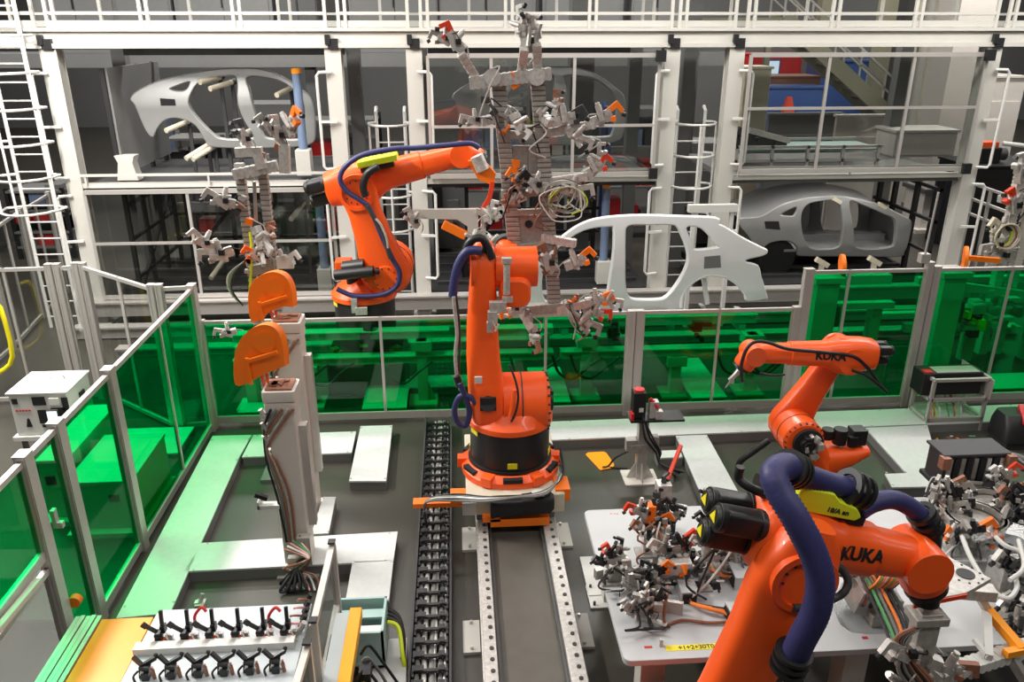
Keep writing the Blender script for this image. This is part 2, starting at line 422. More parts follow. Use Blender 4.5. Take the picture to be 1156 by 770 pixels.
for (a, b_, c_, d) in ((522, 538, 595, 621), (523, 541, 700, 737), (628, 641, 590, 617), (650, 663, 692, 731)):
    p, q = P(a, d, z=.03), P(b_, c_, z=.03); f = MB().box(p.x, q.x if q.x > p.x else p.x+.12, p.y, q.y, 0, .03)
    fo = f.build('foot_plate', 'white_paint', T)
    h = MB()
    for yy in (p.y+.04, q.y-.04): h.cyl(((p.x+q.x)/2, yy, .03), ((p.x+q.x)/2, yy, .06), .014, n=8)
    h.each('anchor_bolt', 'steel', fo)

T = thing('cable_chain', 'black drag chain lying in a long floor trough beside the robot rail', 'cable chain', (-.31, 7, 0))
b = MB(); b.box(-.485, -.465, 3.6, 9.62, 0, .16); b.box(-.155, -.135, 3.6, 9.62, 0, .16); b.box(-.485, -.135, 3.6, 9.62, 0, .012); b.build('trough', 'dark', T)
for k in range(37):
    y = 3.7+k*.16
    l = MB()
    l.box(-.455, -.165, y-.016, y+.016, .115, .135)
    for sx in (-.45, -.175): l.box(sx-.008, sx+.008, y-.065, y+.065, .04, .13)
    for sx in (-.395, -.33, -.25, -.21): l.box(sx-.006, sx+.006, y-.03, y+.03, .05, .128)
    l.box(-.44, -.36, y-.01, y+.05, .126, .142); l.box(-.24, -.19, y-.01, y+.045, .126, .142)
    l.build('chain_link', 'black', T)
for i, (sx, mt, r) in enumerate(((-.42, 'cable_grey', .022), (-.365, 'silver', .024), (-.30, 'cable_grey', .026), (-.275, 'silver', .014), (-.225, 'cable_grey', .022), (-.19, 'silver', .014))):
    MB().tube([(sx+.006*math.sin(k*1.7+i), 3.6+k*.2, .08+.01*math.sin(k+i)) for k in range(31)], r, 8).build('cable', mt, T)

# carriage on the rails
T = thing('robot_carriage', 'beige and orange carriage on the rails under the central robot', 'carriage', (.5, 7.4, .2))
MB().box(.02, 1.02, 7.0, 8.35, .34, .56).build('carriage_plate', 'cream', T, bev=.015)
b = MB()
for x in (.13, .80):
    for y in (7.1, 7.95): b.box(x-.01, x+.13, y, y+.3, .222, .34)
b.each('bearing_block', 'mid_grey', T)
b = MB(); b.box(.26, .86, 6.93, 7.0, .24, .33); b.box(.18, .36, 6.93, 7.02, .30, .36); b.each('front_bar', 'orange_bright', T)
b = MB(); b.box(-.52, .16, 7.08, 7.2, .40, .45); b.box(-.14, .3, 7.06, 7.24, .45, .52); b.build('cable_arm', 'orange_bright', T)
b = MB(); b.box(.93, 1.08, 7.04, 7.3, .45, .585); b.build('bracket', 'orange_bright', T)
b = MB(); b.loft([((.28, 6.98, .46), Y, Z, .2, .2, 4), ((.58, 6.98, .46), Y, Z, .2, .2, 4)]); b.box(.26, .30, 6.89, 7.07, .37, .55)
m_ = b.build('drive_motor', 'black', T)
b = MB(); b.loft([((.58, 6.96, .48), Y, Z, .17, .17, 6), ((.86, 6.96, .5), Y, Z, .2, .2, 4), ((.9, 6.96, .5), Y, Z, .14, .14, 3)]); b.build('gearbox', 'black_matte', m_)
b = MB(); b.box(.68, .80, 6.9, 7.0, .598, .612); b.build('sticker', 'white', m_)
b = MB(); b.box(-.02, .12, 6.95, 7.1, .38, .52); b.build('junction_box', 'alu', T)
for i in range(5):
    MB().tube([(-.4, 7.12+.02*i, .2), (-.38, 7.05-.02*i, .5+.01*i), (-.1, 7.0-.01*i, .60-.012*i), (.2, 6.9-.02*i, .62), (.5, 6.86-.02*i, .63+.012*i), (.82, 6.95-.015*i, .64), (1.02, 7.2+.02*i, .66), (1.03, 7.5, .8-.05*i)], .013, 7, sm=5).build('cable', ('black', 'cable_grey', 'silver', 'black', 'cable_grey')[i], T)
# ================================================================ robots
def robot(label, loc, head, s=1, a1=.2, h2=.74, L=1.35, t2=0, U=1.2, t3=0, t5=-.6, side=-1, hd=.56, ringz=.12, lo=.22, link=None, ml=.3, mr=.078, up=.08, rr=.5, dr=.40, fat=1, motors=(1, 1), rear=.40, m2=1):
    T = thing('industrial_robot', label, 'robot', loc, head)
    S = lambda v: Vector(v)*s
    # base
    b = MB(); b.loft([(S((0, 0, 0)), X, Y, 2*rr*s, 2*rr*s, 2.3), (S((0, 0, ringz*.55)), X, Y, 2*rr*s, 2*rr*s, 2.3), (S((0, 0, ringz)), X, Y, 2*(rr-.06)*s, 2*(rr-.06)*s, 2)], 40)
    for k in range(6):
        a = PI/6+k*PI/3; c = S(((rr-.04)*math.cos(a), (rr-.04)*math.sin(a), ringz*.6)); b.bx(c, S((.16, .12, ringz*.9)), Matrix.Rotation(a, 3, 'Z'))
    base = b.build('base_frame', 'orange', T, bev=.008, local=True)
    b = MB()
    for k in range(6):
        a = k*PI/3; b.bx(S(((rr-.03)*math.cos(a), (rr-.03)*math.sin(a), ringz*.78)), S((.06, .2, ringz*.35)), Matrix.Rotation(a, 3, 'Z'))
    b.each('anchor_slot', 'black_matte', base, local=True)
    b = MB(); b.cyl(S((0, 0, ringz*.9)), S((0, 0, hd)), dr*s, n=44); b.ring(S((0, 0, hd-.02)), Z, (dr+.012)*s, (dr-.03)*s, .03*s, 44)
    b.cyl(S((0, 0, ringz)), S((0, 0, ringz+.03)), (dr+.025)*s, n=44)
    drum = b.build('base_drum', 'black', T, local=True)
    b = MB()
    for a, w in ((-PI/2, .1), (-PI/2-1.1, .13), (-PI/2+1.3, .1), (PI-.1, .1)):
        c = S(((dr+.004)*math.cos(a-head), (dr+.004)*math.sin(a-head), ringz+.1 if w < .12 else hd-.05)); b.bx(c, S((.008, w, .06 if w < .12 else .045)), Matrix.Rotation(a-head, 3, 'Z'))
    b.each('warning_sticker', 'yellow', drum, local=True)
    # rotating column
    j2 = Vector((a1, 0, h2)); b = MB()
    b.loft([(S((0, 0, hd)), X, Y, 2*(dr+.03)*s, 2*(dr+.03)*s, 2), (S((0, 0, hd+.06)), X, Y, 2*(dr+.03)*s, 2*(dr+.03)*s, 2), (S((.0, -side*.03, hd+.13)), X, Y, 1.8*dr*s, 1.75*dr*s, 2.3),
            (S((a1*.5, -side*.06, (hd+h2)/2+.08)), X, Y, 1.55*dr*s, .62*s, 3), (S((a1*.9, -side*.1, h2+.02)), X, Y, .56*s, .52*s, 3), (S((a1, -side*.1, h2+.2)), X, Y, .40*s, .46*s, 3)], 40)
    b.cyl(S((a1, side*.08, h2)), S((a1, -side*.36, h2)), .31*s, n=40); b.cyl(S((a1, -side*.36, h2)), S((a1, -side*.40, h2)), .31*s, .26*s, n=40)
    col = b.build('rotating_column', 'orange', T, local=True, bev=.006)
    b = MB(); b.ring(S((a1, -side*.12, h2)), Y, .316*s, .30*s, .012*s, 40)
    for k in range(20):
        t = 2*PI*k/20; b.cyl(S((a1+.29*math.cos(t), -side*.40, h2+.29*math.sin(t))), S((a1+.29*math.cos(t), -side*.37, h2+.29*math.sin(t))), .013*s, n=6)
    b.build('joint_seam', 'dark', col, local=True)
    b = MB(); b.cyl(S((a1, -side*.38, h2)), S((a1, -side*(.40+.15*m2), h2)), .105*s, n=24); b.bx(S((a1, -side*(.40+.10*m2), h2+.09)), S((.12, .14*m2, .09))); b.cyl(S((a1, -side*(.40+.15*m2), h2)), S((a1, -side*(.40+.18*m2), h2)), .075*s, n=20)
    b.build('swing_motor', 'black', T, local=True, bev=.006)
    b = MB(); x0 = a1-.42
    b.cyl(S((x0, side*.1, hd+.05)), S((x0, side*.1, hd+.42)), .1*s, n=22); b.bx(S((x0-.02, side*.1, hd+.37)), S((.2, .17, .1))); b.cyl(S((x0+.05, -side*.14, hd+.05)), S((x0+.05, -side*.14, hd+.3)), .08*s, n=20)
    if motors[0]: b.build('slew_motor', 'black', T, local=True, bev=.006)
    # link arm
    d = Vector((math.sin(t2), 0, math.cos(t2))); e = Vector((math.cos(t2), 0, -math.sin(t2)))
    link = link or [(-.20, 0, .22, .26), (-.15, 0, .27, .46), (-.06, 0, .30, .6), (.04, 0, .31, .63), (.2, 0, .31, .55), (.45, 0, .29, .45), (.75, 0, .26, .40), (.95, 0, .26, .44), (1.06, 0, .25, .40), (1.14, 0, .22, .27), (1.17, 0, .18, .16)]
    b = MB(); b.loft([(S(j2)+S(d*L*t)+Y*(side*(lo+o)*s)+S(e*(q[0] if q else 0)), e, Y, fw*s, lw*s, 3.4) for t, o, lw, fw, *q in link], 32)
    lk = b.build('link_arm', 'orange', T, local=True, ang=50)
    j3 = j2+d*L; b = MB()
    b.cyl(S(j2)+Y*side*(lo+.12)*s, S(j2)+Y*side*(lo+.175)*s, .17*s, .15*s, n=32)
    b.ring(S(j3)+Y*side*(lo+.1)*s, Y*side, .215*s, .17*s, .06*s, 32); b.cyl(S(j3)+Y*side*(lo+.08)*s, S(j3)+Y*side*(lo+.13)*s, .17*s, n=32)
    b.each('joint_cover', 'orange', lk, local=True)
    b = MB()
    for jj, r0, k0 in ((j2, .13, 10), (j3, .135, 12)):
        for k in range(k0):
            t = 2*PI*k/k0; c = S(jj)+Vector((r0*s*math.cos(t), side*(lo+(.178 if jj is j2 else .132))*s, r0*s*math.sin(t))); b.cyl(c-Y*side*.02*s, c+Y*side*.004*s, .011*s, n=6)
    b.each('joint_bolt', 'dark', lk, local=True)
    # upper arm
    u = Vector((math.cos(t3), 0, math.sin(t3))); n = Vector((-math.sin(t3), 0, math.cos(t3))); o = j3 + n*up
    yl = -side*.05
    sec = lambda t, w, h, ex=3, dn=0: (S(o+u*t+n*dn+Y*yl), Y, n, w*s*fat, h*s*fat, ex)
    b = MB(); b.loft([sec(-rear, .30, .30), sec(-rear+.03, .36, .36), sec(-rear*.5, .38, .40, 3, -.0), (sec(.02, .38, .46, 3, -.03)), sec(.20, .36, .42, 2.8, -.02), sec(.30, .32, .34, 2.6), sec(.33, .34, .35, 2.4), sec(.38, .30, .31, 2.3), sec(U*.62, .28, .285, 2.3),
                      sec(U*.62+.01, .25, .255, 2.3), sec(U-.16, .23, .235, 2.4), sec(U-.06, .22, .22, 2.6), sec(U+.03, .17, .19, 3)], 36)
    b.cyl(S(j3)+Y*(side*(lo-.08))*s, S(j3)+Y*(-side*.27)*s, .2*s, n=32)
    for t, w in ((.1, .07), (.5, .05)): b.bx(S(o+u*t+n*(.22 if t < .3 else .145)+Y*yl), S((w*1.6, w, .05)), Matrix((u, Y, n)).transposed())
    ua = b.build('upper_arm', 'orange', T, local=True, ang=45)
    w0 = o+u*U; h = Vector((math.cos(t5), 0, math.sin(t5))); hn = Vector((-math.sin(t5), 0, math.cos(t5)))
    b = MB(); b.cyl(S(w0+Y*(yl-.145*fat)), S(w0+Y*(yl+.145*fat)), .125*s*fat, n=28)
    b.loft([(S(w0+Y*yl), Y, hn, .2*s*fat, .2*s*fat, 3), (S(w0+h*.1+Y*yl), Y, hn, .24*s*fat, .24*s*fat, 3), (S(w0+h*.22+Y*yl), Y, hn, .24*s*fat, .24*s*fat, 2.4), (S(w0+h*.25+Y*yl), Y, hn, .22*s*fat, .22*s*fat, 2)], 28)
    wr = b.build('wrist', 'orange', T, local=True, bev=.004)
    b = MB(); b.cyl(S(w0+h*.25+Y*yl), S(w0+h*.285+Y*yl), .115*s*fat, n=28); b.cyl(S(w0+h*.285+Y*yl), S(w0+h*.31+Y*yl), .08*s, n=28); b.build('flange', 'black' , wr, local=True)
    for i, (a, c) in enumerate(((-.1, .09), (.1, .09), (0, -.09)) if motors[1] else ()):
        q = o+u*(.02-rear)+n*c+Y*(yl+a); b = MB()
        b.cyl(S(q), S(q-u*ml*.12), mr*1.12*s, n=18); b.loft([(S(q-u*ml*.1), Y, n, 1.75*mr*s, 1.75*mr*s, 5), (S(q-u*ml*.8), Y, n, 1.75*mr*s, 1.75*mr*s, 5)], 24)
        b.cyl(S(q-u*ml*.8), S(q-u*ml*.93), mr*1.02*s, n=20); b.cyl(S(q-u*ml*.93), S(q-u*ml), mr*.9*s, mr*.7*s, n=20)
        mo = b.build('wrist_motor', 'black', T, local=True, bev=.004)
        v = S(q-u*(ml+.003)); b = MB(); b.prism([v+n*mr*.55*s+Y*0, v-n*mr*.2*s+Y*mr*.5*s, v-n*mr*.2*s-Y*mr*.5*s], -u*.004*s); b.build('warning_sticker', 'yellow', mo, local=True)
    f = WM(T)
    T_info = dict(root=T, j2=f @ S(j2), j3=f @ S(j3), o=f @ S(o+Y*yl), u=f.to_3x3() @ u, n=f.to_3x3() @ n, wrist=f @ S(w0+Y*yl), flange=f @ S(w0+h*.31+Y*yl), h=f.to_3x3() @ h, lat=f.to_3x3() @ Y, ua=ua, lk=lk, wr=wr, s=s)
    return T_info

def solve(j2, j3, w, up):   # link angle/length and arm length/elevation from joint points in the arm plane
    dx, dz = j3[0]-j2[0], j3[1]-j2[1]; L = math.hypot(dx, dz); t2 = math.atan2(dx, dz)
    wx, wz = w[0]-j3[0], w[1]-j3[1]; U = math.hypot(wx, wz); t3 = math.atan2(wz, wx); return L, t2, math.sqrt(max(.01, U*U-up*up)), t3-math.asin(up/U)

# --- central robot on the rail: seen from behind, link arm upright at its left
A = robot('orange robot riding the floor rail at the centre, lower arm upright and gripper raised behind', (.50, 7.62, .56), PI/2, s=1, a1=-.02, h2=.76, L=1.44, t2=.05, U=1.25, t3=.0, t5=.1, side=1, hd=.56, lo=.22, rr=.52, dr=.42, motors=(0, 0), m2=.3, up=-.2, fat=.82, rear=.26,
          link=[(-.2, -.02, .26, .3), (-.15, -.02, .34, .5), (-.05, -.01, .42, .62), (.06, 0, .42, .62), (.18, .03, .37, .56), (.35, .05, .34, .48), (.6, .055, .31, .42), (.85, .045, .27, .40), (.98, .03, .26, .44), (1.07, .03, .25, .40), (1.15, .03, .21, .26), (1.18, .03, .15, .14)])
R = A['root']
def hose(rt, name, pts, r, mt, sm=6, n=10):
    if name == 'corrugated_hose':                        # moulded ridges all along
        p_ = spline(pts, 24); L = sum((p_[i+1]-p_[i]).length for i in range(len(p_)-1)); m = max(8, int(L/(r*.17))); q = []; acc = 0; st = L/m; k = 0; d = 0
        for i in range(len(p_)-1):
            e = (p_[i+1]-p_[i]).length
            while d <= acc+e+1e-9 and k <= m: q.append(p_[i].lerp(p_[i+1], (d-acc)/max(e, 1e-9))); k += 1; d += st
            acc += e
        N_ = len(q)-1; return MB().tube(q, lambda t: r*(1.03 if round(t*N_) % 2 else .93), n).build(name, mt, rt, ang=80)
    return MB().tube(pts, r, n, sm=sm).build(name, mt, rt)
hp = lambda pts, y: [P(a, b, y=(y if not c else c[0])) for a, b, *c in pts]
hose(R, 'corrugated_hose', hp([(543, 283), (528, 284), (518, 298), (513, 318), (511, 335)], 7.45), .045, 'hose')
hose(R, 'black_hose', hp([(556, 292), (545, 270), (531, 273), (524, 292), (526, 312)], 7.5), .04, 'black')
hose(R, 'cable', hp([(512, 335), (514, 356), (516, 378), (514, 400), (516, 425), (520, 440)], 7.4), .018, 'silver')
hose(R, 'cable', hp([(515, 335), (518, 360), (519, 390), (518, 425), (522, 440)], 7.42), .012, 'dark')
hose(R, 'corrugated_hose', hp([(519, 432), (526, 450), (530, 466), (526, 480), (517, 477), (513, 463), (519, 448), (530, 448), (540, 458)], 7.35), .03, 'hose')
hose(R, 'hose_clamp', hp([(515, 424), (519, 436)], 7.38), .04, 'black', 0)
b = MB(); b.bx(P(540, 429, y=7.30), (.075, .02, .07)); b.build('sticker', 'white', R)
b = MB(); b.bx(P(551, 456, y=7.28), (.16, .03, .14)); b.cyl(P(551, 456, y=7.27), P(551, 456, y=7.33), .08); b.build('cable_outlet', 'black_matte', R)
b = MB(); b.tube(hp([(575, 412), (582, 430), (585, 448), (582, 466), (577, 476)], 7.24), .012, 6, sm=4); b.build('cable', 'dark', R)
b = MB(); b.tube(hp([(581, 440), (579, 456), (576, 470)], 7.22), .022, 8, sm=4); b.build('oil_tube', 'orange', R)

b = MB(); b.cyl(P(572, 298, y=7.35), P(572, 332, y=7.35), .032); b.bx(P(572, 294, y=7.35), (.09, .06, .05)); b.bx(P(573, 338, y=7.35), (.1, .06, .05)); b.build('balancer_rod', 'silver', R)
b = MB(); b.bx(P(562, 346, y=7.35), (.16, .08, .1)); b.bx(P(556, 358, y=7.33), (.09, .07, .12)); b.bx(P(553, 369, y=7.33), (.06, .05, .1)); b.build('fitting_block', 'silver', R); MB().tube(hp([(556, 362), (560, 370), (563, 366), (559, 374)], 7.3), .01, 6, sm=4).build('wire', 'white', R)
b = MB(); b.bx(P(549, 281, y=7.55), (.08, .06, .07)); b.bx(P(541, 284, y=7.5), (.06, .06, .05)); b.bx(P(553, 284, y=7.5), (.05, .06, .09)); b.build('fitting', 'dark', R)
# --- rear robot behind the low fence, arm stretched to the right
up = .06
L, t2, U, t3 = solve((-1.00, 1.72), (-1.32, 2.90), (.08, 3.32), up*1.12)
Bz = .50
Bt = robot('orange robot behind the low green fence with its arm stretched to the right', (-1.36, 11.2, Bz), 0, s=1.12, a1=.36/1.12, h2=(1.72-Bz)/1.12, L=L/1.12, t2=t2, U=U/1.12, t3=t3, t5=-.3, side=-1, hd=.75, dr=.385, rr=.46, up=up, ml=.26, mr=.085, fat=1.15)
R = Bt['root']
b = MB(); b.box(-1.9, -.8, 10.7, 11.7, .0, .5); tag(b.build('robot_plinth', 'dark_grey', bev=.01), 'dark plinth under the robot behind the low fence', 'plinth')
hose(R, 'corrugated_hose', hp([(541, 167), (530, 162), (504, 164), (470, 167), (445, 168), (410, 175), (390, 188), (384, 203), (393, 217), (407, 226), (418, 237), (433, 271), (443, 292), (451, 308), (447, 324), (430, 333), (400, 334), (380, 326)], 10.72), .036, 'hose')
hose(R, 'black_hose', hp([(427, 188), (415, 196), (410, 210), (413, 222)], 10.7), .05, 'black')
hose(R, 'cable', hp([(415, 232), (424, 250), (433, 265), (437, 280), (441, 292)], 10.68), .03, 'dark')
hose(R, 'cable', hp([(424, 247), (430, 254), (436, 268), (438, 280)], 10.66), .016, 'silver')
b = MB(); b.bar(P(404, 185, y=10.95), P(449, 176, y=10.95), .3, .09); b.build('energy_supply_box', 'lime', R, bev=.02)
b = MB(); b.bar(P(408, 192, y=11), P(445, 184, y=11), .2, .06); b.build('bracket', 'black', R)
b = MB(); b.cyl(P(378, 311, y=10.75), P(422, 306, y=10.7), .075); b.cyl(P(388, 303, y=10.85), P(412, 300, y=10.8), .1); b.cyl(P(424, 306, y=10.7), P(428, 306, y=10.7), .05); b.build('swing_motor', 'black', R)
b = MB(); b.bx(P(388, 299, y=11.0), (.22, .25, .16)); b.bx(P(418, 297, y=11.0), (.2, .2, .26), Matrix.Rotation(.5, 3, 'Y')); b.build('motor_mount', 'orange', R, bev=.02)
b = MB(); b.bx(P(400, 345, y=10.68), (.08, .06, .2)); b.bx(P(408, 351, y=10.66), (.16, .06, .1)); b.build('fitting', 'silver', R)
o, u, n, lat = (Bt[k] for k in ('o', 'u', 'n', 'lat'))

# --- small robot at right, arm folded back to the left
up = .05; s_ = .72
L, t2, U, t3 = solve((-3.62, .86), (-4.06, 1.72), (-3.04, 1.76), up*s_)
Ct = robot('small orange robot with a thin black cable in front of the tall green fence', (3.92, 7.65, 0), PI, s=s_, a1=.30/s_, h2=.86/s_, L=L/s_, t2=t2, U=U/s_, t3=t3+.03, t5=-1.0, side=-1, hd=.50, dr=.36, rr=.46, up=up, ml=.25, mr=.075, fat=1.2)
R = Ct['root']; o, u, n, lat = (Ct[k] for k in ('o', 'u', 'n', 'lat'))
wrap_text('lettering', 'KUKA', frame(o+u*(.34*s_)+lat*.3+n*.02, -u, n), .16*s_, 'black', Ct['ua'], lat, .006)
hose(R, 'black_cable', hp([(838, 431), (837, 412), (843, 394), (853, 386), (868, 387), (890, 394), (930, 398), (962, 402), (978, 414), (990, 430), (1001, 443)], 7.45), .018, 'black')
hose(R, 'black_cable', hp([(962, 418), (978, 424), (990, 433), (1001, 443)], 7.4), .016, 'black')
hose(R, 'black_cable', hp([(858, 421), (872, 424), (886, 423)], 7.6), .012, 'black')
fl, h = Ct['flange'], Ct['h']
b = MB(); b.cyl(fl, fl+h*.06, .03); b.bar(fl+h*.05, fl+h*.14+X*-.02, .035); b.bar(fl+h*.12+Z*.03, fl+h*.12-Z*.05, .03); b.cyl(fl+h*.14, fl+h*.24, .014, .006); b.build('sealing_nozzle', 'steel', R)
hose(R, 'black_hose', [P(a, b_, y=7.4) for a, b_ in ((868, 497), (850, 510), (835, 522), (832, 540))], .035, 'black')
b = MB()
c0 = P(913, 508, y=7.3)
for k in range(14): b.bx(c0+Vector((random.uniform(-.14, .14), random.uniform(-.05, .05), random.uniform(-.16, .14))), (random.uniform(.03, .09), .07, random.uniform(.03, .1)), Matrix.Rotation(random.uniform(-1, 1), 3, 'Y'))
b.build('valve_block', 'silver', R)
b = MB(); b.cyl(c0+Vector((0, .12, .06)), c0+Vector((0, 0.02, .06)), .16, n=26); b.build('joint_recess', 'black_matte', R)
b = MB(); b.loft([(Vector((3.95, 7.6, .5)), Y, Z, .4, .36, 3), (Vector((4.25, 7.58, .58)), Y, Z, .34, .2, 3), (Vector((4.42, 7.58, .64)), Y, Z, .28, .1, 3)]); b.build('motor_cradle', 'orange', R, bev=.01)
b = MB(); q = Vector((4.1, 7.55, .72)); b.cyl(q, q+Vector((0, 0, .18)), .075); b.bx(q+Vector((.2, .02, .08)), (.16, .16, .18)); b.bx(q+Vector((.12, -.06, .05)), (.1, .06, .12)); b.cyl(q+Vector((-.12, .04, .05)), q+Vector((-.12, .04, .16)), .07); b.build('slew_motor', 'black', R, bev=.008)

# --- front robot at lower right, arm over the fixture table
up = .07; s_ = .9
L, t2, U, t3 = solve((1.36, .42), (1.90, 2.06), (2.80, 1.90), up*s_)
D = robot('large orange robot nearest the camera at lower right with a fat blue corrugated hose', (1.44, 3.96, .0), 0, s=s_, a1=-.08/s_, h2=.42/s_, L=L/s_, t2=t2, U=U/s_, t3=t3, t5=-1.15, side=-1, hd=.24, dr=.38, rr=.48, up=up, ml=.34, mr=.095, lo=.24, fat=1.28, rear=.24,
          link=[(-.20, 0, .22, .26), (-.15, 0, .27, .42), (-.06, 0, .30, .5), (.04, 0, .31, .52), (.2, 0, .31, .46), (.45, 0, .29, .42), (.75, 0, .28, .46), (.92, 0, .28, .54), (1.03, 0, .27, .50), (1.12, 0, .25, .38), (1.18, 0, .18, .2)])
R = D['root']; o, u, n, lat = (D[k] for k in ('o', 'u', 'n', 'lat'))
wrap_text('lettering', 'KUKA', frame(o+u*(.475*s_)-lat*.3+n*.045, u, n), .125*s_, 'black', D['ua'], -lat, .005)
hose(R, 'corrugated_hose', hp([(893, 748, 3.5), (905, 722, 3.45), (921, 690, 3.42), (926, 655, 3.42), (917, 622, 3.45), (898, 585, 3.5), (880, 556, 3.58), (874, 536, 3.65), (885, 527, 3.75), (900, 531, 3.85)], 3.5), .076, 'hose', 10, 18)
hose(R, 'corrugated_hose', hp([(893, 533, 3.85), (915, 539, 3.95), (940, 547, 4.0), (962, 552, 4.02)], 4), .068, 'hose', 8, 16)
hose(R, 'corrugated_hose', hp([(968, 578, 4.0), (985, 568, 4.05), (1008, 564, 4.08), (1030, 574, 4.1), (1046, 590, 4.1)], 4), .058, 'hose', 8, 16)
for pts, r in (([(896, 737, 3.48), (890, 752, 3.5)], .10), ([(890, 528, 3.8), (898, 532, 3.86)], .10), ([(957, 549, 4.0), (972, 556, 4.02)], .105), ([(1040, 580, 4.1), (1050, 596, 4.1)], .085)):
    for t in (0, .5, 1):
        a, c = (P(x_, y_, y=d_) for x_, y_, d_ in pts); q = a.lerp(c, t); d_ = (c-a).normalized()
        MB().ring(q-d_*.015, d_, r*1.06, r*.7, .026, 24).build('hose_clamp', 'black', R)
hose(R, 'black_hose', hp([(1048, 594), (1052, 606), (1050, 622)], 4.08), .06, 'black', 4)
hose(R, 'black_hose', hp([(930, 634, 3.75), (948, 641, 3.78), (957, 655, 3.75), (953, 668, 3.72), (938, 677, 3.7), (895, 687, 3.6)], 3.8), .024, 'dark', 6)
hose(R, 'black_hose', hp([(836, 527, 4.1), (834, 540, 4.1), (850, 552, 4.05), (885, 565, 4.0)], 4), .028, 'black', 6)
# yellow energy supply box along the arm
e0 = o+u*-.06+n*.30; b = MB()
pr = [(-.02, -.09), (.0, .09), (.26, .09), (.33, .04), (.48, .01), (.54, -.05), (.50, -.09)]
b.prism([e0+u*x_*1.0+n*z_-lat*.1 for x_, z_ in [(a_*.8, b_*.85) for a_, b_ in pr]], lat*.24); box_ = b.build('energy_supply_box', 'lime', R, bev=.012)
text('lettering', '18/A an', frame(e0+u*.27-lat*.101-n*.03, u, n), .045, 'dark', box_, .001, .003)
b = MB(); b.bx(o+u*.18+n*.205, (.5, .12, .05), Matrix((u, lat, n)).transposed()); b.build('bracket', 'black', R)
b = MB(); b.loft([(o+u*-.2+n*.24+lat*.1, lat, n, .2, .1, 3), (o+u*.02+n*.25+lat*.1, lat, n, .2, .1, 3)]); b.build('hose_saddle', 'black', R)
b = MB(); q = P(1058, 594, y=4.1); b.ball(q, .05); b.bx(q+Vector((-.03, 0, -.05)), (.08, .07, .08)); b.build('hose_coupling', 'silver', R)
# ================================================================ grippers and clamp units
def perf(b, p, q, w, h=None):
    """perforated modular profile: bar with rows of pads so its edge reads serrated"""
    p, q = Vector(p), Vector(q); h = h or w; d = (q-p); L = d.length; d.normalize(); b.bar(p, q, w, h, up=Y if abs(d.z) > .7 else Z)
    a = d.orthogonal().normalized(); c = d.cross(a); nn = max(2, int(L/.055))
    for k in range(nn):
        m = p+d*((k+.5)*L/nn); b.bar(m-d*.014, m+d*.014, w*1.09, h*1.09, up=Y if abs(d.z) > .7 else Z)

def clamp(par, p, d, s=1, col='orange_bright', seed=0, up=Z, body='silver', sub=True):
    """pneumatic clamp: bracket + cylinder + knuckle, jaw, sensor"""
    r = random.Random(seed); seen = random.Random(seed*31+5).random()
    if col in ('red_orange', 'orange', 'orange_bright') and seen < .5: col = ('cast', 'dark', 'copper', 'steel', 'silver')[int(seen*10)]
    p, d = Vector(p), Vector(d).normalized(); a = d.cross(up)
    if a.length < .1: a = d.cross(X)
    a.normalize(); n = a.cross(d)
    b = MB(); J = lambda x_, y_, z_: p+d*x_*s+a*y_*s+n*z_*s
    b.bar(J(-.02, 0, 0), J(.16, 0, 0), .07*s, .05*s); b.bx(J(.03, .0, .02), (.09*s, .09*s, .1*s), Matrix((d, a, n)).transposed())
    b.cyl(J(.12, .03, .0), J(.12, .03, .17), .034*s, n=12); b.cyl(J(.12, .03, .17), J(.12, .03, .2), .026*s, n=12)
    b.bx(J(.2, 0, .03), (.08*s, .06*s, .13*s), Matrix((d, a, n)).transposed()); b.cyl(J(.2, -.05, .06), J(.2, .05, .06), .025*s, n=10)
    b.bar(J(.06, -.05, -.04), J(.24, -.05, .04), .02*s, .06*s)
    for k in range(3): b.bx(J(r.uniform(0, .2), r.uniform(-.06, .06), r.uniform(-.06, .1)), (r.uniform(.02, .06)*s,)*3, Matrix((d, a, n)).transposed())
    o = b.build('clamp', body, par)
    if not sub: return o
    b = MB(); b.bar(J(.2, 0, .07), J(.33, 0, .12), .05*s, .06*s); b.bar(J(.31, 0, .14), J(.36, 0, .02), .045*s, .05*s); b.bx(J(.24, .01, -.02), (.06*s, .08*s, .05*s), Matrix((d, a, n)).transposed())
    b.build('clamp_jaw', col, o)
    b = MB(); b.cyl(J(.34, 0, .0), J(.38, 0, -.03), .025*s, n=10); b.build('tip', 'black', o); MB().bx(J(.1, -.06, .05), (.06*s, .05*s, .06*s)).build('sensor', 'black', o)
    MB().tube([J(.1, -.06, .07), J(.0, -.09, .1+r.uniform(-.05, .05)), J(-.08, -.05+r.uniform(-.04, .04), .04), J(-.14, 0, 0)], .008*s, 6, sm=4).build('hose', r.choice(['white', 'black', 'silver']), o)
    return o

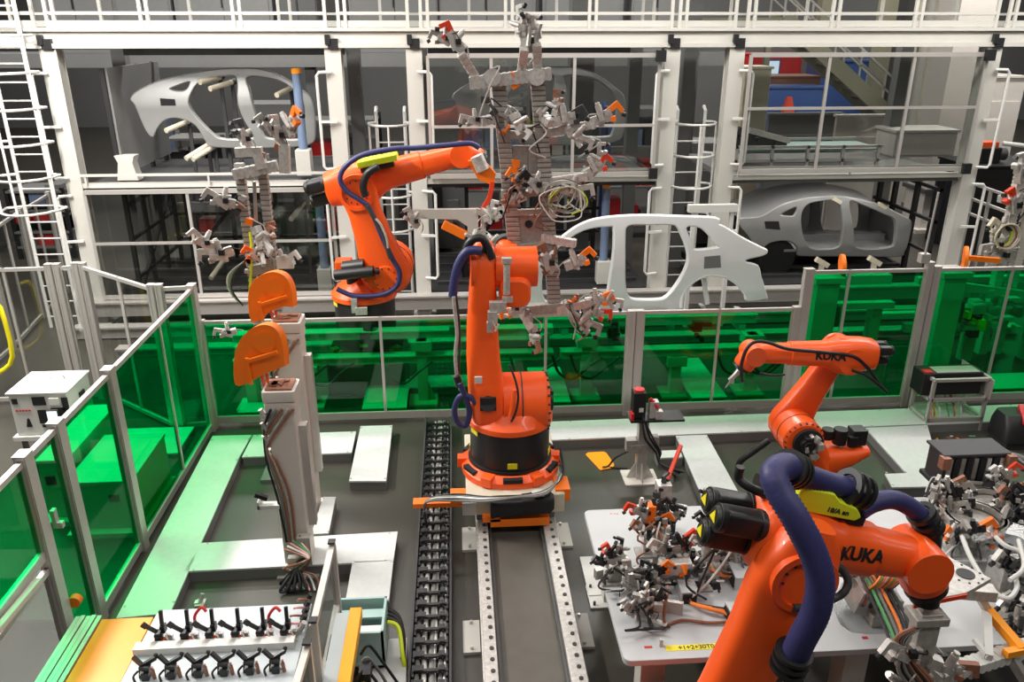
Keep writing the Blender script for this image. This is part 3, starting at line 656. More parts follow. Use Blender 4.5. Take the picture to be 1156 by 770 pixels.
# --- the big gripper carried by the central robot
GY = 9.12
G = thing('car_side_gripper', 'tall silver perforated gripper frame with many clamps held up by the central robot', 'robot gripper', (.85, GY, 1.7))
g = lambda px, py, dy=0: P(px, py, y=GY+dy)
gz = lambda px, py, dy=0: g(px, py, dy)
lt, lb = g(562, 88), g(588, 350); rt_, rb = g(606, 84), g(626, 345)
for nme, a, c in (('frame_rail', lt, lb), ('frame_rail', rt_, rb)):
    b = MB(); b.bar(a, c, .15, .12, up=Y); perf(b, a, c, .135, .13); b.build(nme, 'perforated', G)
b = MB(); perf(b, g(530, 94, -.1), g(622, 83, -.1), .12); 
for px in (556, 606): b.cyl(g(px, 87, -.18), g(px, 87, -.08), .09, n=16)
b.build('cross_beam', 'silver', G)
for (x0, y0, x1, y1, w) in ((562, 152, 612, 152, .08), (566, 219, 630, 214, .09), (575, 240, 622, 238, .06), (580, 280, 624, 277, .09), (586, 350, 640, 346, .11)):
    b = MB(); perf(b, g(x0, y0, -.05), g(x1, y1, -.05), w); b.build('cross_beam', 'cast', G)
b = MB(); b.bx(g(600, 259, .0), (.42, .03, .34)); pl_ = b.build('mounting_plate', 'cast', G)
b = MB(); b.cyl(g(597, 253, -.03), g(597, 253, -.01), .045, n=16); b.build('plate_hole', 'black_matte', pl_)
b = MB(); b.bx(g(588, 187, .02), (.2, .04, .45)); b.bx(g(603, 187, .0), (.14, .04, .45)); b.build('back_plate', 'cast', G, bev=.01)
b = MB(); b.bx(g(583, 185, -.05), (.07, .05, .08)); b.bar(g(579, 180, -.06), g(586, 206, -.06), .05, .04); b.build('spacer', 'orange_bright', G)
for (x0, y0, x1, y1) in ((612, 130, 622, 140), (624, 352, 668, 341), (622, 205, 664, 199), (618, 150, 672, 140), (612, 268, 650, 275), (540, 92, 520, 60), (588, 84, 592, 55), (607, 82, 606, 50), (560, 133, 542, 138), (588, 350, 600, 372)):
    b = MB(); perf(b, g(x0, y0, -.05), g(x1, y1, -.2), .085); b.build('clamp_arm', 'silver', G)
for i, (px, py, dx, dz, s_, cl) in enumerate(((520, 58, -.7, .7, 1.0, 'red_orange'), (512, 48, -1, .1, .8, 'orange'), (594, 58, -.1, 1, 1.1, 'orange_bright'), (588, 40, .1, 1, .9, 'orange_bright'), (604, 48, .2, 1, .8, 'silver'), (626, 140, 1, .2, 1.1, 'orange_bright'), (640, 146, .6, -.6, 1, 'silver'), (668, 140, 1, .35, 1.1, 'orange_bright'),
        (662, 198, 1, .5, 1, 'red_orange'), (676, 188, .3, 1, .8, 'silver'), (634, 215, 1, -.2, 1.1, 'silver'), (640, 302, 1, .4, 1.1, 'orange_bright'), (622, 305, -.3, .4, 1.1, 'orange_bright'), (662, 342, 1, .1, 1.0, 'orange_bright'), (676, 336, .8, -.4, .9, 'orange'), (645, 356, .6, -.5, 1.2, 'red_orange'),
        (660, 350, 1, -.4, 1, 'red_orange'), (600, 368, .1, -1, 1, 'orange_bright'), (590, 345, -.5, -.3, .9, 'orange_bright'), (546, 137, -1, -.1, .8, 'silver'), (578, 130, .3, -.6, .9, 'white'), (600, 205, -1, .2, .9, 'orange_bright'), (612, 215, -.4, .2, 1, 'black'), (628, 130, .2, .9, .8, 'orange'))):
    clamp(G, g(px, py, -.15), (dx, -.15, dz), s_*.9, cl, i)
for i in range(9):
    r = random.Random(i); c = g(636+r.uniform(-6, 6), 222+r.uniform(-6, 6), -.15)
    MB().tube([c+Vector((math.cos(t*.9+i)*(.1+.02*i)*r.uniform(.7, 1.3), -.02*i, math.sin(t*.9+i)*(.1+.012*i))) for t in range(7)], .008, 6, sm=4).build('air_hose', ('white', 'lime', 'silver', 'cable_grey')[i % 4], G)
b = MB(); b.tube([g(634, 208, -.2), g(650, 214, -.25), g(660, 226, -.25), (g(656, 238, -.25)), g(640, 228, -.2)], .01, 6, sm=5); b.build('air_hose', 'white', G)
for i in range(34):
    r = random.Random(i+300); px, py = r.choice(((562, 120), (570, 160), (576, 230), (584, 320), (612, 130), (614, 170), (622, 230), (624, 300), (590, 90), (600, 350), (650, 345), (640, 150), (598, 215), (585, 215), (655, 200)))
    c = g(px+r.uniform(-9, 9), py+r.uniform(-14, 14), -.12); M_ = Matrix.Rotation(r.uniform(-.8, .8), 3, 'Y')
    b = MB(); b.bx(c, (r.uniform(.04, .12), .06, r.uniform(.03, .08)), M_); b.cyl(c+M_ @ Vector((.02, -.02, .02)), c+M_ @ Vector((.02, -.03, r.uniform(.07, .13))), .018, n=8); b.build('valve', r.choice(['silver', 'steel', 'cast', 'dark', 'silver', 'copper', 'orange_bright']), G)
for i in range(14):
    r = random.Random(i+400); x0, y0 = r.choice(((566, 120), (575, 200), (585, 300), (610, 140), (618, 220), (624, 310), (545, 85), (650, 345), (655, 145))); a = g(x0, y0, -.1)
    MB().tube([a, a+Vector((r.uniform(-.2, .2), -.12, r.uniform(-.1, .15))), a+Vector((r.uniform(-.2, .25), -.12, r.uniform(-.35, 0))), a+Vector((r.uniform(-.1, .1), -.02, r.uniform(-.5, -.3)))], .009, 6, sm=5).build('air_hose', r.choice(['black', 'white', 'silver', 'copper', 'dark']), G)
fl = A['flange']; b = MB(); b.cyl(fl, (fl.x, GY-.03, fl.z), .12); b.build('tool_changer', 'dark', G)

# --- parts held by the rear robot: dark wrist tool with grey bracket plate
Q = 10.95
K = thing('bracket_gripper', 'grey L-shaped bracket gripper with orange guard on the rear robot wrist', 'robot gripper', P(545, 250, y=Q))
q = lambda px, py, dy=0: P(px, py, y=Q+dy)
b = MB(); b.prism([q(528, 182), q(544, 178), q(560, 196), q(557, 210), q(540, 203)], (0, .1, 0)); b.build('guard', 'orange_bright', K, bev=.01)
b = MB(); b.bar(q(556, 205), q(553, 222), .06); b.bar(q(553, 222), q(543, 240), .06); b.build('guard_leg', 'red_orange', K)
b = MB(); b.cyl(q(538, 176), q(545, 192), .09); b.build('tool_changer', 'silver', K)
b = MB(); b.prism([q(465, 237), q(540, 236), q(540, 276), q(528, 276), q(528, 256), q(516, 248), q(467, 247)], (0, .08, 0)); b.build('bracket_plate', 'white_paint', K, bev=.006)
b = MB(); b.bar(q(545, 240), q(537, 238), .08); b.bar(q(546, 235), q(545, 285), .07); b.build('bracket_arm', 'silver', K)
b = MB(); b.bar(q(500, 253, -.05), q(526, 266, -.05), .1, .12); b.build('guard_pad', 'orange_bright', K, bev=.01)
for i, (px, py, dx, dz) in enumerate(((548, 248, .8, .3), (540, 262, -.3, -.6), (548, 268, .5, -.5), (552, 250, .4, .7), (470, 256, -.3, .4), (545, 278, .2, -.8))): clamp(K, q(px, py, -.1), (dx, -.2, dz), .85, 'silver', 40+i)

# --- parked gripper at left
HY = 8.55
H = thing('parked_gripper', 'parked silver clamp gripper standing upright behind the orange shields at left', 'robot gripper', (-2.1, HY, 0))
h_ = lambda px, py, dy=0: P(px, py, y=HY+dy)
x1, x2 = h_(278, 250).x, h_(303, 250).x
for xx, py in ((x1, 184), (x2, 188)):
    top = h_(290, py); b = MB(); perf(b, (xx, HY, .05), (xx, HY, top.z), .085); b.build('frame_rail', 'perforated', H)
b = MB(); b.box(x1-.15, x2+.15, HY-.2, HY+.2, 0, .04); b.build('foot_plate', 'mid_grey', H)
b = MB(); perf(b, h_(264, 197, -.08), h_(313, 187, -.08), .1); b.build('cross_beam', 'silver', H)
b = MB(); b.bar(h_(322, 195, -.1), h_(321, 163, -.1), .1); b.bar(h_(292, 175, -.1), h_(297, 190, -.1), .1); b.bar(h_(266, 172, -.1), h_(296, 171, -.1), .09); b.build('upper_bracket', 'silver', H)
b = MB(); b.bar(h_(282, 305, -.05), h_(310, 300, -.05), .1); b.build('cross_beam', 'cast', H)
b = MB(); b.bar(h_(287, 205, -.02), h_(289, 250, -.02), .03); b.build('tie_rod', 'steel', H)
for i, (px, py, dx, dz, s_, cl) in enumerate(((316, 162, -.3, .9, 1.0, 'orange_bright'), (324, 150, .3, .3, 1.1, 'orange_bright'), (312, 152, -.5, .4, .9, 'orange'), (278, 166, -.2, .6, 1, 'orange_bright'), (264, 232, -1, .3, 1.1, 'silver'), (262, 285, -1, -.25, 1.2, 'silver'), (240, 280, -.6, .4, 1, 'silver'), (288, 258, .3, -.7, 1.1, 'white'), (292, 270, .1, -1, 1, 'silver'), (300, 278, .4, .5, .9, 'orange_bright'), (312, 298, 1, .2, 1, 'white'), (300, 292, -.6, .2, .9, 'orange'), (266, 375, -1, -.1, .8, 'silver'))):
    clamp(H, h_(px, py, -.1), (dx, -.25, dz), s_*.78, cl, 70+i)
for i in range(16):
    r = random.Random(i+500); px, py = r.choice(((278, 210), (282, 260), (284, 300), (300, 220), (304, 260), (308, 290), (300, 185), (318, 165), (268, 235))); c = h_(px+r.uniform(-6, 6), py+r.uniform(-14, 14), -.1)
    b = MB(); b.bx(c, (r.uniform(.04, .1), .06, r.uniform(.03, .08)), Matrix.Rotation(r.uniform(-.6, .6), 3, 'Y')); b.build('valve', r.choice(['silver', 'steel', 'cast', 'dark', 'orange_bright', 'copper']), H)
b = MB(); b.bx(h_(322, 296, -.15), (.17, .05, .13)); b.build('valve_cover', 'white', H)
for i in range(4): MB().tube([h_(276, 295, -.1), h_(264-i*2, 310, -.15), h_(262-i, 328, -.15), h_(274, 345, -.1)], .011, 6, sm=4).build('air_hose', ('black', 'cable_grey', 'green_cable', 'silver')[i], H)
b = MB(); b.tube([h_(282, 262, -.1), h_(284, 285, -.12), h_(282, 330, -.1)], .015, 6, sm=3); b.build('air_hose', 'lime', H)

# --- two white stands with orange shields
def stand(label, base, ztop, w, shield, sy):
    T = thing('tool_stand', label, 'tool stand', base, 0, 'white tool stands with orange shields')
    x, y, _ = base
    b = MB(); b.box(x-w/2, x+w/2, y-w/2, y+w/2, .02, ztop-.12); b.build('column', 'column_paint', T, bev=.012)
    b = MB()
    for k, (zz, e) in enumerate(((ztop-.30, .0), (ztop-.17, .018), (ztop-.06, .035))):
        b.loft([((x, y, zz), X, Y, w+e, w+e, 14), ((x, y, zz+.05), X, Y, w+e+.012, w+e+.012, 14), ((x, y, zz+.1), X, Y, w+e+.005, w+e+.005, 14)], 28)
    b.each('collar', 'column_paint', T)
    b = MB(); b.box(x-w*.46, x+w*.46, y-w*.46, y+w*.46, ztop+.04, ztop+.06)
    for k in range(7): b.bx((x+random.uniform(-.07, .07), y+random.uniform(-.07, .07), ztop+.065), (random.uniform(.03, .1), random.uniform(.02, .08), .02))
    b.build('top_pad', 'copper', T)
    b = MB(); b.box(x-w*.8, x+w*.8, y-w*.8, y+w*.8, 0, .02); b.build('foot_plate', 'alu', T)
    b = MB(); b.box(x+w/2, x+w/2+.07, y-.04, y+.05, .5, ztop-.35); b.build('conduit', 'alu', T)
    poly = [P(a, c, y=sy) for a, c in spline2(shield)]
    n = Vector((-.28, -.9, .25)).normalized()
    b = MB(); b.prism(poly, (.03, .075, .0)); sh = b.build('shield', 'orange_bright', T, bev=.012)
    cx = sum(p.x for p in poly)/len(poly); cz = sum(p.z for p in poly)/len(poly); zz = min(p.z for p in poly)
    b = MB(); b.bar((cx-.10, sy-.03, cz-.04), (cx+.17, sy-.03, cz+.04), .035, .03); b.bar((cx-.10, sy-.03, cz-.01), (cx-.09, sy-.03, zz+.03), .03, .03); b.build('rib', 'orange_bright', sh)
    b = MB(); b.cyl((cx+.06, sy-.015, cz+.13), (cx+.06, sy+.0, cz+.13), .1, .085, n=24); b.build('boss', 'orange_bright', sh)
    for k in (0, 1): MB().bar((cx-.03+k*.05, sy+.08, zz+.1), (x-w*.5+.03, y-.03+k*.05, ztop-.16), .022).build('shield_arm', 'orange', T)
    for k in range(5):
        r = random.Random(k+int(y*9)); z0 = ztop-.12
        MB().tube([(x-w*.3+.05*k, y-w/2-.03, z0), (x-w*.5-.03, y-w/2-.02, z0-.2-.05*k), (x-w*.5-.04+.02*k, y-w/2-.04, z0-.5), (x-w*.45+.03*k, y-w/2-.03, max(.4, z0-.9)), (x-w*.3+.02*k, y-w/2-.035, max(.25, z0-1.4))], .012, 6, sm=4).build('cable', ('black', 'cable_grey', 'copper', 'silver', 'copper')[k], T)
    for k in range(4):
        r = random.Random(k+int(y*7)); b = MB(); z0 = ztop-.2-.13*k
        b.bx((x-w*.5-.03, y-w*.4, z0), (.05, .08, .07)); b.cyl((x-w*.55, y-w*.55, z0), (x-w*.55-.03, y-w*.6, z0+.08), .02, n=10); b.build('valve', r.choice(['steel', 'silver', 'cast']), T)
    return T
def spline2(pts): return [(p.x, p.y) for p in spline([Vector((a, b, 0)) for a, b in pts], 3, True)]
T = stand('white box-section tool stand with orange shield, the nearer and lower of the two', (-1.62, 6.75, 0), 1.92, .25, crop(230, 290, 3.847, [(138, 557), (129, 480), (140, 400), (170, 345), (210, 310), (258, 295), (300, 305), (330, 340), (345, 400), (350, 470), (345, 477), (270, 508), (195, 545), (185, 552)]), 6.75)
x, y = -1.62, 6.75
b = MB(); b.box(x-.3, x-.1, y-.18, y-.1, .78, .82); b.box(x-.3, x-.28, y-.18, y-.1, .78, .86); b.build('side_bracket', 'white', T)
b = MB(); b.bx((x-.26, y-.14, .9), (.12, .04, .04), Matrix.Rotation(.4, 3, 'Y')); b.build('bracket_clip', 'black', T)
b = MB(); b.bx((x+.1, y-.2, .34), (.12, .08, .3)); b.bx((x+.0, y-.2, .2), (.14, .06, .12)); b.build('terminal_box', 'alu', T)
for i in range(6): MB().tube([(x+.06-.03*i, y-.2, .5-.03*i), (x+.16, y-.28-.02*i, .35), (x+.1-.04*i, y-.3, .2), (x-.08+.05*i, y-.3, .12), (x+.05*i, y-.42, .03)], .011, 6, sm=4).build('cable', ('copper', 'silver', 'green_cable', 'pink', 'white', 'copper')[i], T)
for i in range(5): MB().tube([(x+.1, y-.2, .3), (x+.05-.03*i, y-.32, .12), (x-.05-.02*i, y-.4+.02*i, .04), (x-.12+.06*i, y-.42, .05), (x+.02, y-.28, .2)], .016, 7, sm=5).build('cable', 'black', T)
T = stand('white box-section tool stand with orange shield, the farther and taller of the two', (-1.72, 7.75, 0), 2.2, .26, crop(230, 290, 3.847, [(205, 280), (192, 200), (200, 130), (238, 85), (300, 65), (352, 85), (380, 140), (388, 212), (382, 218), (340, 218), (280, 242), (255, 262), (240, 278)]), 7.75)
# small items on the floor by the stands
b = MB(); c = P(228, 690, z=.0); c.z = 0; b.bx(c+Z*.05, (.08, .1, .1)); b.cyl(c+Z*.1, c+Vector((.02, .03, .17)), .02, n=10); b.bx(c+Vector((-.03, 0, .09)), (.04, .05, .04)); tag(b.build('floor_sensor', 'silver'), 'small silver sensor block on the floor behind the clamp bench', 'sensor')
# --- far right gripper with orange discs beyond the tall fence
T = thing('station_gripper', 'silver clamp gripper standing beyond the tall green fence at the right edge', 'robot gripper', (8.6, 11.6, 0))
w_ = lambda px, py, dy=0: P(px, py, y=11.6+dy)
for px in (1140, 1158): 
    b = MB(); xx = w_(px, 250).x; perf(b, (xx, 11.6, .0), (xx, 11.6, w_(px, 195).z), .12); b.build('frame_rail', 'column_paint', T)
b = MB(); perf(b, w_(1120, 288), w_(1165, 284), .1); b.build('cross_beam', 'silver', T); b = MB(); perf(b, w_(1128, 225), w_(1165, 222), .1); b.build('cross_beam', 'silver', T)
for i, (px, py, dx, dz, cl) in enumerate(((1140, 262, -1, .2, 'cream'), (1132, 275, -.7, -.3, 'silver'), (1146, 240, -.6, .6, 'red_orange'), (1150, 205, -.4, .8, 'silver'), (1140, 285, -.8, -.5, 'silver'))): clamp(T, w_(px, py, -.1), (dx, -.2, dz), 1.2, cl, 120+i)
for i in range(5): c = w_(1134, 266, -.2); MB().tube([c+Vector((math.cos(t*1.1+i)*(.12+.02*i), -.02*i, math.sin(t*1.1+i)*(.16+.01*i))) for t in range(7)], .014, 6, sm=4).build('air_hose', ('lime', 'cream', 'copper', 'silver', 'cream')[i], T)
# ================================================================ steel platform with body store behind the fence
SY = 14.0; Z1, Z2, ZT = 2.47, 4.62, 4.92        # store level, underside and top of the walkway
T = thing('steel_platform', 'off-white two-level steel platform with walkway and guard rails spanning the whole rear', 'platform', (1.5, SY, 0))
PX = [P(57, 55, y=SY).x, P(375, 55, y=SY).x, P(467, 55, y=SY).x, P(760, 55, y=SY).x, P(832, 55, y=SY).x, P(1126, 64, y=SY).x]
PX = [-6.22, -1.93, -.55, 3.67, 4.66, 9.15]
PXl = [P(53, 55, y=SY).x, P(375, 55, y=SY).x, P(467, 55, y=SY).x, P(760, 55, y=SY).x, P(833, 55, y=SY).x, P(1122, 64, y=SY).x]
PX = PXl
for i, x in enumerate(PX):
    b = MB(); b.box(x-.13, x+.13, SY, SY+.02, 0, Z2); b.box(x-.13, x+.13, SY+.24, SY+.26, 0, Z2); b.box(x-.11, x+.11, SY+.02, SY+.24, 0, Z2)
    b.box(x-.2, x+.2, SY-.07, SY+.33, 0, .03)
    p_ = b.build('post', 'white_paint', T)
    c = MB(); c.box(x-.06, x+.1, SY-.05, SY+.02, Z2-.02, Z2+.14); c.box(x-.1, x-.02, SY-.07, SY, Z2+.05, Z2+.2); c.build('stop_block', 'black', p_)
    MB().box(x-.125, x+.125, SY+2.8, SY+3.05, 0, Z2).build('post', 'mid_grey', T)
for a, c in [(-9.2, PX[0]-.13)]+[(PX[i]+.13, PX[i+1]-.13) for i in range(5)]+[(PX[5]+.13, 12)]:
    b = MB(); b.box(a-.13, c+.13, SY-.04, SY+.16, Z2, Z2+.07); b.box(a-.13, c+.13, SY+.02, SY+.1, Z2+.07, ZT-.05); b.box(a-.13, c+.13, SY-.04, SY+.16, ZT-.05, ZT); b.build('beam', 'white_paint', T)
MB().box(-9.2, 12, SY+.16, SY+1.35, ZT-.06, ZT-.01).build('deck', 'mid_grey', T)
b = MB(); b.box(-9.2, 12, SY+1.3, SY+1.45, Z2+.05, ZT); b.build('beam', 'white_paint', T)
def guard(x0, x1, y, posts, matn='white_paint'):
    b = MB()
    for zz in (ZT+.22, ZT+.58, ZT+1.1): b.bar((x0, y, zz), (x1, y, zz), .04)
    b.bar((x0, y, ZT+.06), (x1, y, ZT+.06), .015, .1)
    for x in posts: b.bar((x, y, ZT), (x, y, ZT+1.1), .05, .05, up=Y)
    b.build('guard_rail', matn, T)
for a, c in ((-9, PX[0]-.1), (PX[0]+.05, PX[1]-.05), (PX[1]+.1, PX[2]-.05), (PX[2]+.1, PX[3]-.02), (PX[3]+.05, PX[4]-.05), (PX[4]+.1, PX[5]-.05), (PX[5]+.1, 12)):
    n = max(1, round((c-a)/1.45)); ps = [a+.03+(c-a-.06)*k/n for k in range(n+1)]; ps = sorted(ps+[p+.11 for p in ps[:-1]])
    guard(a, c, SY+.02, ps)
for a, c in ((-9, -3), (-2.8, 3.4), (3.6, 12)):
    n = round((c-a)/1.5); guard(a, c, SY+1.38, [a+(c-a)*k/n for k in range(n+1)])
# store levels in the three wide bays
for k, (i, zl, deep) in enumerate(((0, Z1, 3), (2, Z1, 3), (4, Z1, 3))):
    a, c = PX[i]+.13, PX[i+1]-.13
    b = MB(); b.box(a, c, SY+.02, SY+.12, zl-.06, zl+.02); b.build('level_beam', 'white_paint', T)
    b = MB(); b.box(a, c, SY+.12, SY+deep, zl-.14, zl-.04); b.build('store_floor', 'dark' if i != 4 else 'mid_grey', T)
    b = MB(); b.bar((a, SY-.02, zl+.16), (c, SY-.02, zl+.16), .04); 
    for t in (.02, .5, .98): b.bar((a+(c-a)*t, SY-.02, zl), (a+(c-a)*t, SY-.02, zl+.16), .03, up=Y)
    b.build('toe_rail', 'white_paint', T)
    b = MB(); b.box(a, c, SY+.3, SY+3, .25, .38); b.build('store_floor', 'black_matte', T)
    for yy in (SY+.7, SY+1.3, SY+1.9, SY+2.5): MB().box(a+.1, c-.1, yy, yy+.07, .38, .44).build('skid_rail', 'dark', T)
# base beams along the front
for (y, z0, z1, a, c) in ((13.86, .18, .42, -6.5, 9.6), (13.2, .02, .2, -6.5, 9.6), (12.4, .0, .12, -5.5, 9.6)):
    b = MB(); b.box(a, c, y, y+.1, z0, z1); b.box(a, c, y-.06, y+.16, z1, z1+.03); b.build('base_beam', 'alu', T)
# tube guards beside the posts
def grip(x, side, z0, z1):
    xx = x+side*.27; g_ = MB(); g_.tube([(x+side*.05, SY-.04, z1), (xx-side*.04, SY-.1, z1), (xx, SY-.1, z1-.05), (xx, SY-.1, z0+.05), (xx-side*.04, SY-.1, z0), (x+side*.05, SY-.04, z0)], .025, 8)
    g_.bar((x, SY-.05, (z0+z1)/2), (xx, SY-.1, (z0+z1)/2), .04); g_.build('tube_guard', 'white', T)
for i, sd in ((1, -1), (2, 1), (3, -1), (4, 1), (0, -1), (5, 1)): grip(PX[i], sd, 2.7 if i in (1, 2, 3, 4) else 2.6, 4.25); grip(PX[i], sd, .75, 2.3)
# side walls of grating inside the left bay
b = MB()
for y in (SY+.5, SY+1.3, SY+2.1, SY+2.9): b.box(PX[0]+.55, PX[0]+.62, y-.04, y+.04, .3, 4.3)
for zz in (.7, 1.4, 2.0, 2.9, 3.4, 3.9): b.box(PX[0]+.56, PX[0]+.61, SY+.5, SY+2.9, zz-.03, zz+.03)
b.bar((PX[0]+.58, SY+.5, 2.6), (PX[0]+.58, SY+2.9, 3.9), .06); b.bar((PX[0]+.58, SY+.5, .4), (PX[0]+.58, SY+2.9, 1.9), .06); b.build('grille', 'black_matte', T)
b = MB(); b.box(PX[0]+.62, PX[0]+.66, SY+.5, SY+3, 2.55, 4.3); b.build('side_panel', 'mid_grey', T)
b = MB(); b.box(PX[5]-.25, PX[5]-.18, SY+.4, SY+3, .3, .4)
for y in (SY+.45, SY+1.2, SY+2.0, SY+2.6): b.box(PX[5]-.25, PX[5]-.17, y-.05, y+.05, .3, 2.3)
for zz in (.9, 1.5, 2.1): b.box(PX[5]-.24, PX[5]-.18, SY+.4, SY+2.8, zz-.03, zz+.03)
b.build('grille', 'black_matte', T)
for a, c in ((0, 1), (2, 3)):
    for zz in (Z2-.08, 2.35): MB().box(PX[a]+.15, PX[c]-.15, SY+2.7, SY+2.8, zz-.12, zz).build('cross_member', 'black_matte', T)
    b = MB()
    for k in range(4): 
        x = PX[a]+.8+k*.9; b.box(x, x+.08, SY+2.85, SY+2.93, .3, 2.3)
    for zz in (.8, 1.3, 1.8): b.box(PX[a]+.6, PX[c]-.6, SY+2.86, SY+2.92, zz, zz+.06)
    b.bar((PX[a]+.8, SY+2.9, .4), (PX[a]+2.2, SY+2.9, 2.0), .07); b.build('rear_grille', 'black_matte', T)

# sliding screens in the bays
def screen(label, x0, x1, z0, z1, vs, hs, y=SY+.08, yb=None):
    S = thing('sliding_screen', label, 'screen', ((x0+x1)/2, y, z0))
    f = MB(); f.bar((x0, y, z1), (x1, y, z1), .07); f.bar((x0, y, z0), (x1, y, z0), .07)
    for x in (x0, x1): f.bar((x, y, z0), (x, y, z1), .05, up=Y)
    for t in vs: f.bar((x0+(x1-x0)*t, y, z0), (x0+(x1-x0)*t, y, z1), .05, up=Y)
    for t in hs: f.bar((x0, y, z0+(z1-z0)*t), (x1, y, z0+(z1-z0)*t), .045)
    f.build('frame', 'alu', S); MB().box(x0, x1, y-.004, y+.004, z0, z1).build('pane', 'clear_pane', S)
    b = MB(); b.box(x1-.08, x1+.08, y-.12, y-.04, z1-.1, z1+.08); b.build('roller_block', 'black', S)
    b = MB(); b.box(x1-.08, x1+.06, y-.12, y-.04, z0-.08, z0+.1); b.build('roller_block', 'black', S)
screen('clear sliding screen in front of the right upper bay showing stairs and blue machines', PX[4]+.2, PX[5]-.2, Z1+.12, Z2-.12, (.33, .69), (.55,), SY-.12)
screen('clear sliding screen hung in the middle upper bay behind the tall gripper', PX[2]+.22, PX[3]-.24, Z1+.1, Z2-.12, (.27, .63), (.42,), SY-.1)
screen('clear screen across the lower left bay behind the parked gripper', PX[0]+.16, PX[1]-.2, .5, Z1-.12, (.41,), (.52,), SY-.02)

# caged ladders
def ladder(label, x, y, z0, z1, zc0, w=.42, r=.36, hoops=5, front=-1):
    L = thing('caged_ladder', label, 'ladder', (x, y, z0))
    for sx in (-1, 1): 
        b = MB(); b.tube([(x+sx*w/2, y, z0), (x+sx*w/2, y, z1-.06), (x+sx*w/2, y+.12, z1)], .03, 8); b.build('stile', 'white', L)
    n = int((z1-z0)/.28)
    for k in range(n): MB().cyl((x-w/2, y, z0+.2+k*.28), (x+w/2, y, z0+.2+k*.28), .014, n=6).build('rung', 'white', L)
    b = MB()
    pts = lambda zz: [(x-w/2, y, zz)]+[(x+r*math.cos(PI+PI*t/8)*1.0, y+front*(.12+r*1.3*math.sin(PI*t/8)), zz) for t in range(9)]+[(x+w/2, y, zz)]
    for k in range(hoops): b.tube(pts(zc0+(z1-.25-zc0)*k/(hoops-1)), .022, 6)
    for t in (1, 4, 7): q = pts(0)[t+1]; b.tube([(q[0], q[1], zc0), (q[0], q[1], z1-.25)], .02, 6)
    b.build('safety_cage', 'white', L)
ladder('white caged ladder at the far left beside the first platform post', PX[0]-.56, SY-.12, 0, 5.6, 2.15, .5, .48, 7)
ladder('white caged ladder in the narrow bay behind the rear robot', (PX[1]+PX[2])/2+.15, SY+.9, 0, 3.6, 1.5, .5, .38, 4)
ladder('white caged ladder in the narrow bay right of the tall gripper', (PX[3]+PX[4])/2+.05, SY+.7, 0, 3.6, 1.7, .5, .40, 4)

# blue spindle posts inside the bays
for k, (px, z0, z1, lab) in enumerate(((350, 2.5, 4.2, 'blue spindle post on a pale foot in the left upper bay'), (362, .4, 2.2, 'blue spindle post in the left lower bay beside the rear robot'), (683, .4, 2.2, 'blue spindle post seen through the window of the white body side'))):
    y = SY+.55 if k != 1 else SY+.4; x = P(px, 250, y=y).x; S = thing('spindle_post', lab, 'post', (x, y, z0))
    b = MB(); b.box(x-.13, x+.13, y-.13, y+.13, z0, z0+.45); b.build('foot_block', 'white_paint', S, bev=.02)
    MB().cyl((x, y, z0+.45), (x, y, z1), .075, n=20).build('tube', 'blue_grey', S)
    MB().cyl((x, y, z1), (x, y, z1+.08), .08, n=20).build('cap', 'amber', S)
x, y = PX[0]+.75, SY+.35; S = thing('support_block', 'pale support block at the left end of the upper store floor', 'support', (x, y, Z1))
b = MB(); b.prism([(x-.18, y, Z1), (x+.18, y, Z1), (x+.12, y, Z1+.3), (x+.17, y, Z1+.42), (x-.17, y, Z1+.42), (x-.12, y, Z1+.3)], (0, .25, 0)); b.build('body', 'white_paint', S, bev=.01)
b = MB(); y = 13.1; b.box(P(778, 235, y=y).x, P(833, 235, y=y).x, y, y+.12, P(800, 240, y=y).z, P(800, 235, y=y).z+.05)
for px in (785, 828): xx = P(px, 235, y=y).x; b.box(xx-.03, xx+.03, y+.02, y+.1, 0, P(800, 240, y=y).z)
tag(b.build('cross_bar', 'white'), 'short white bar on two legs above the tail of the white body side', 'bar')

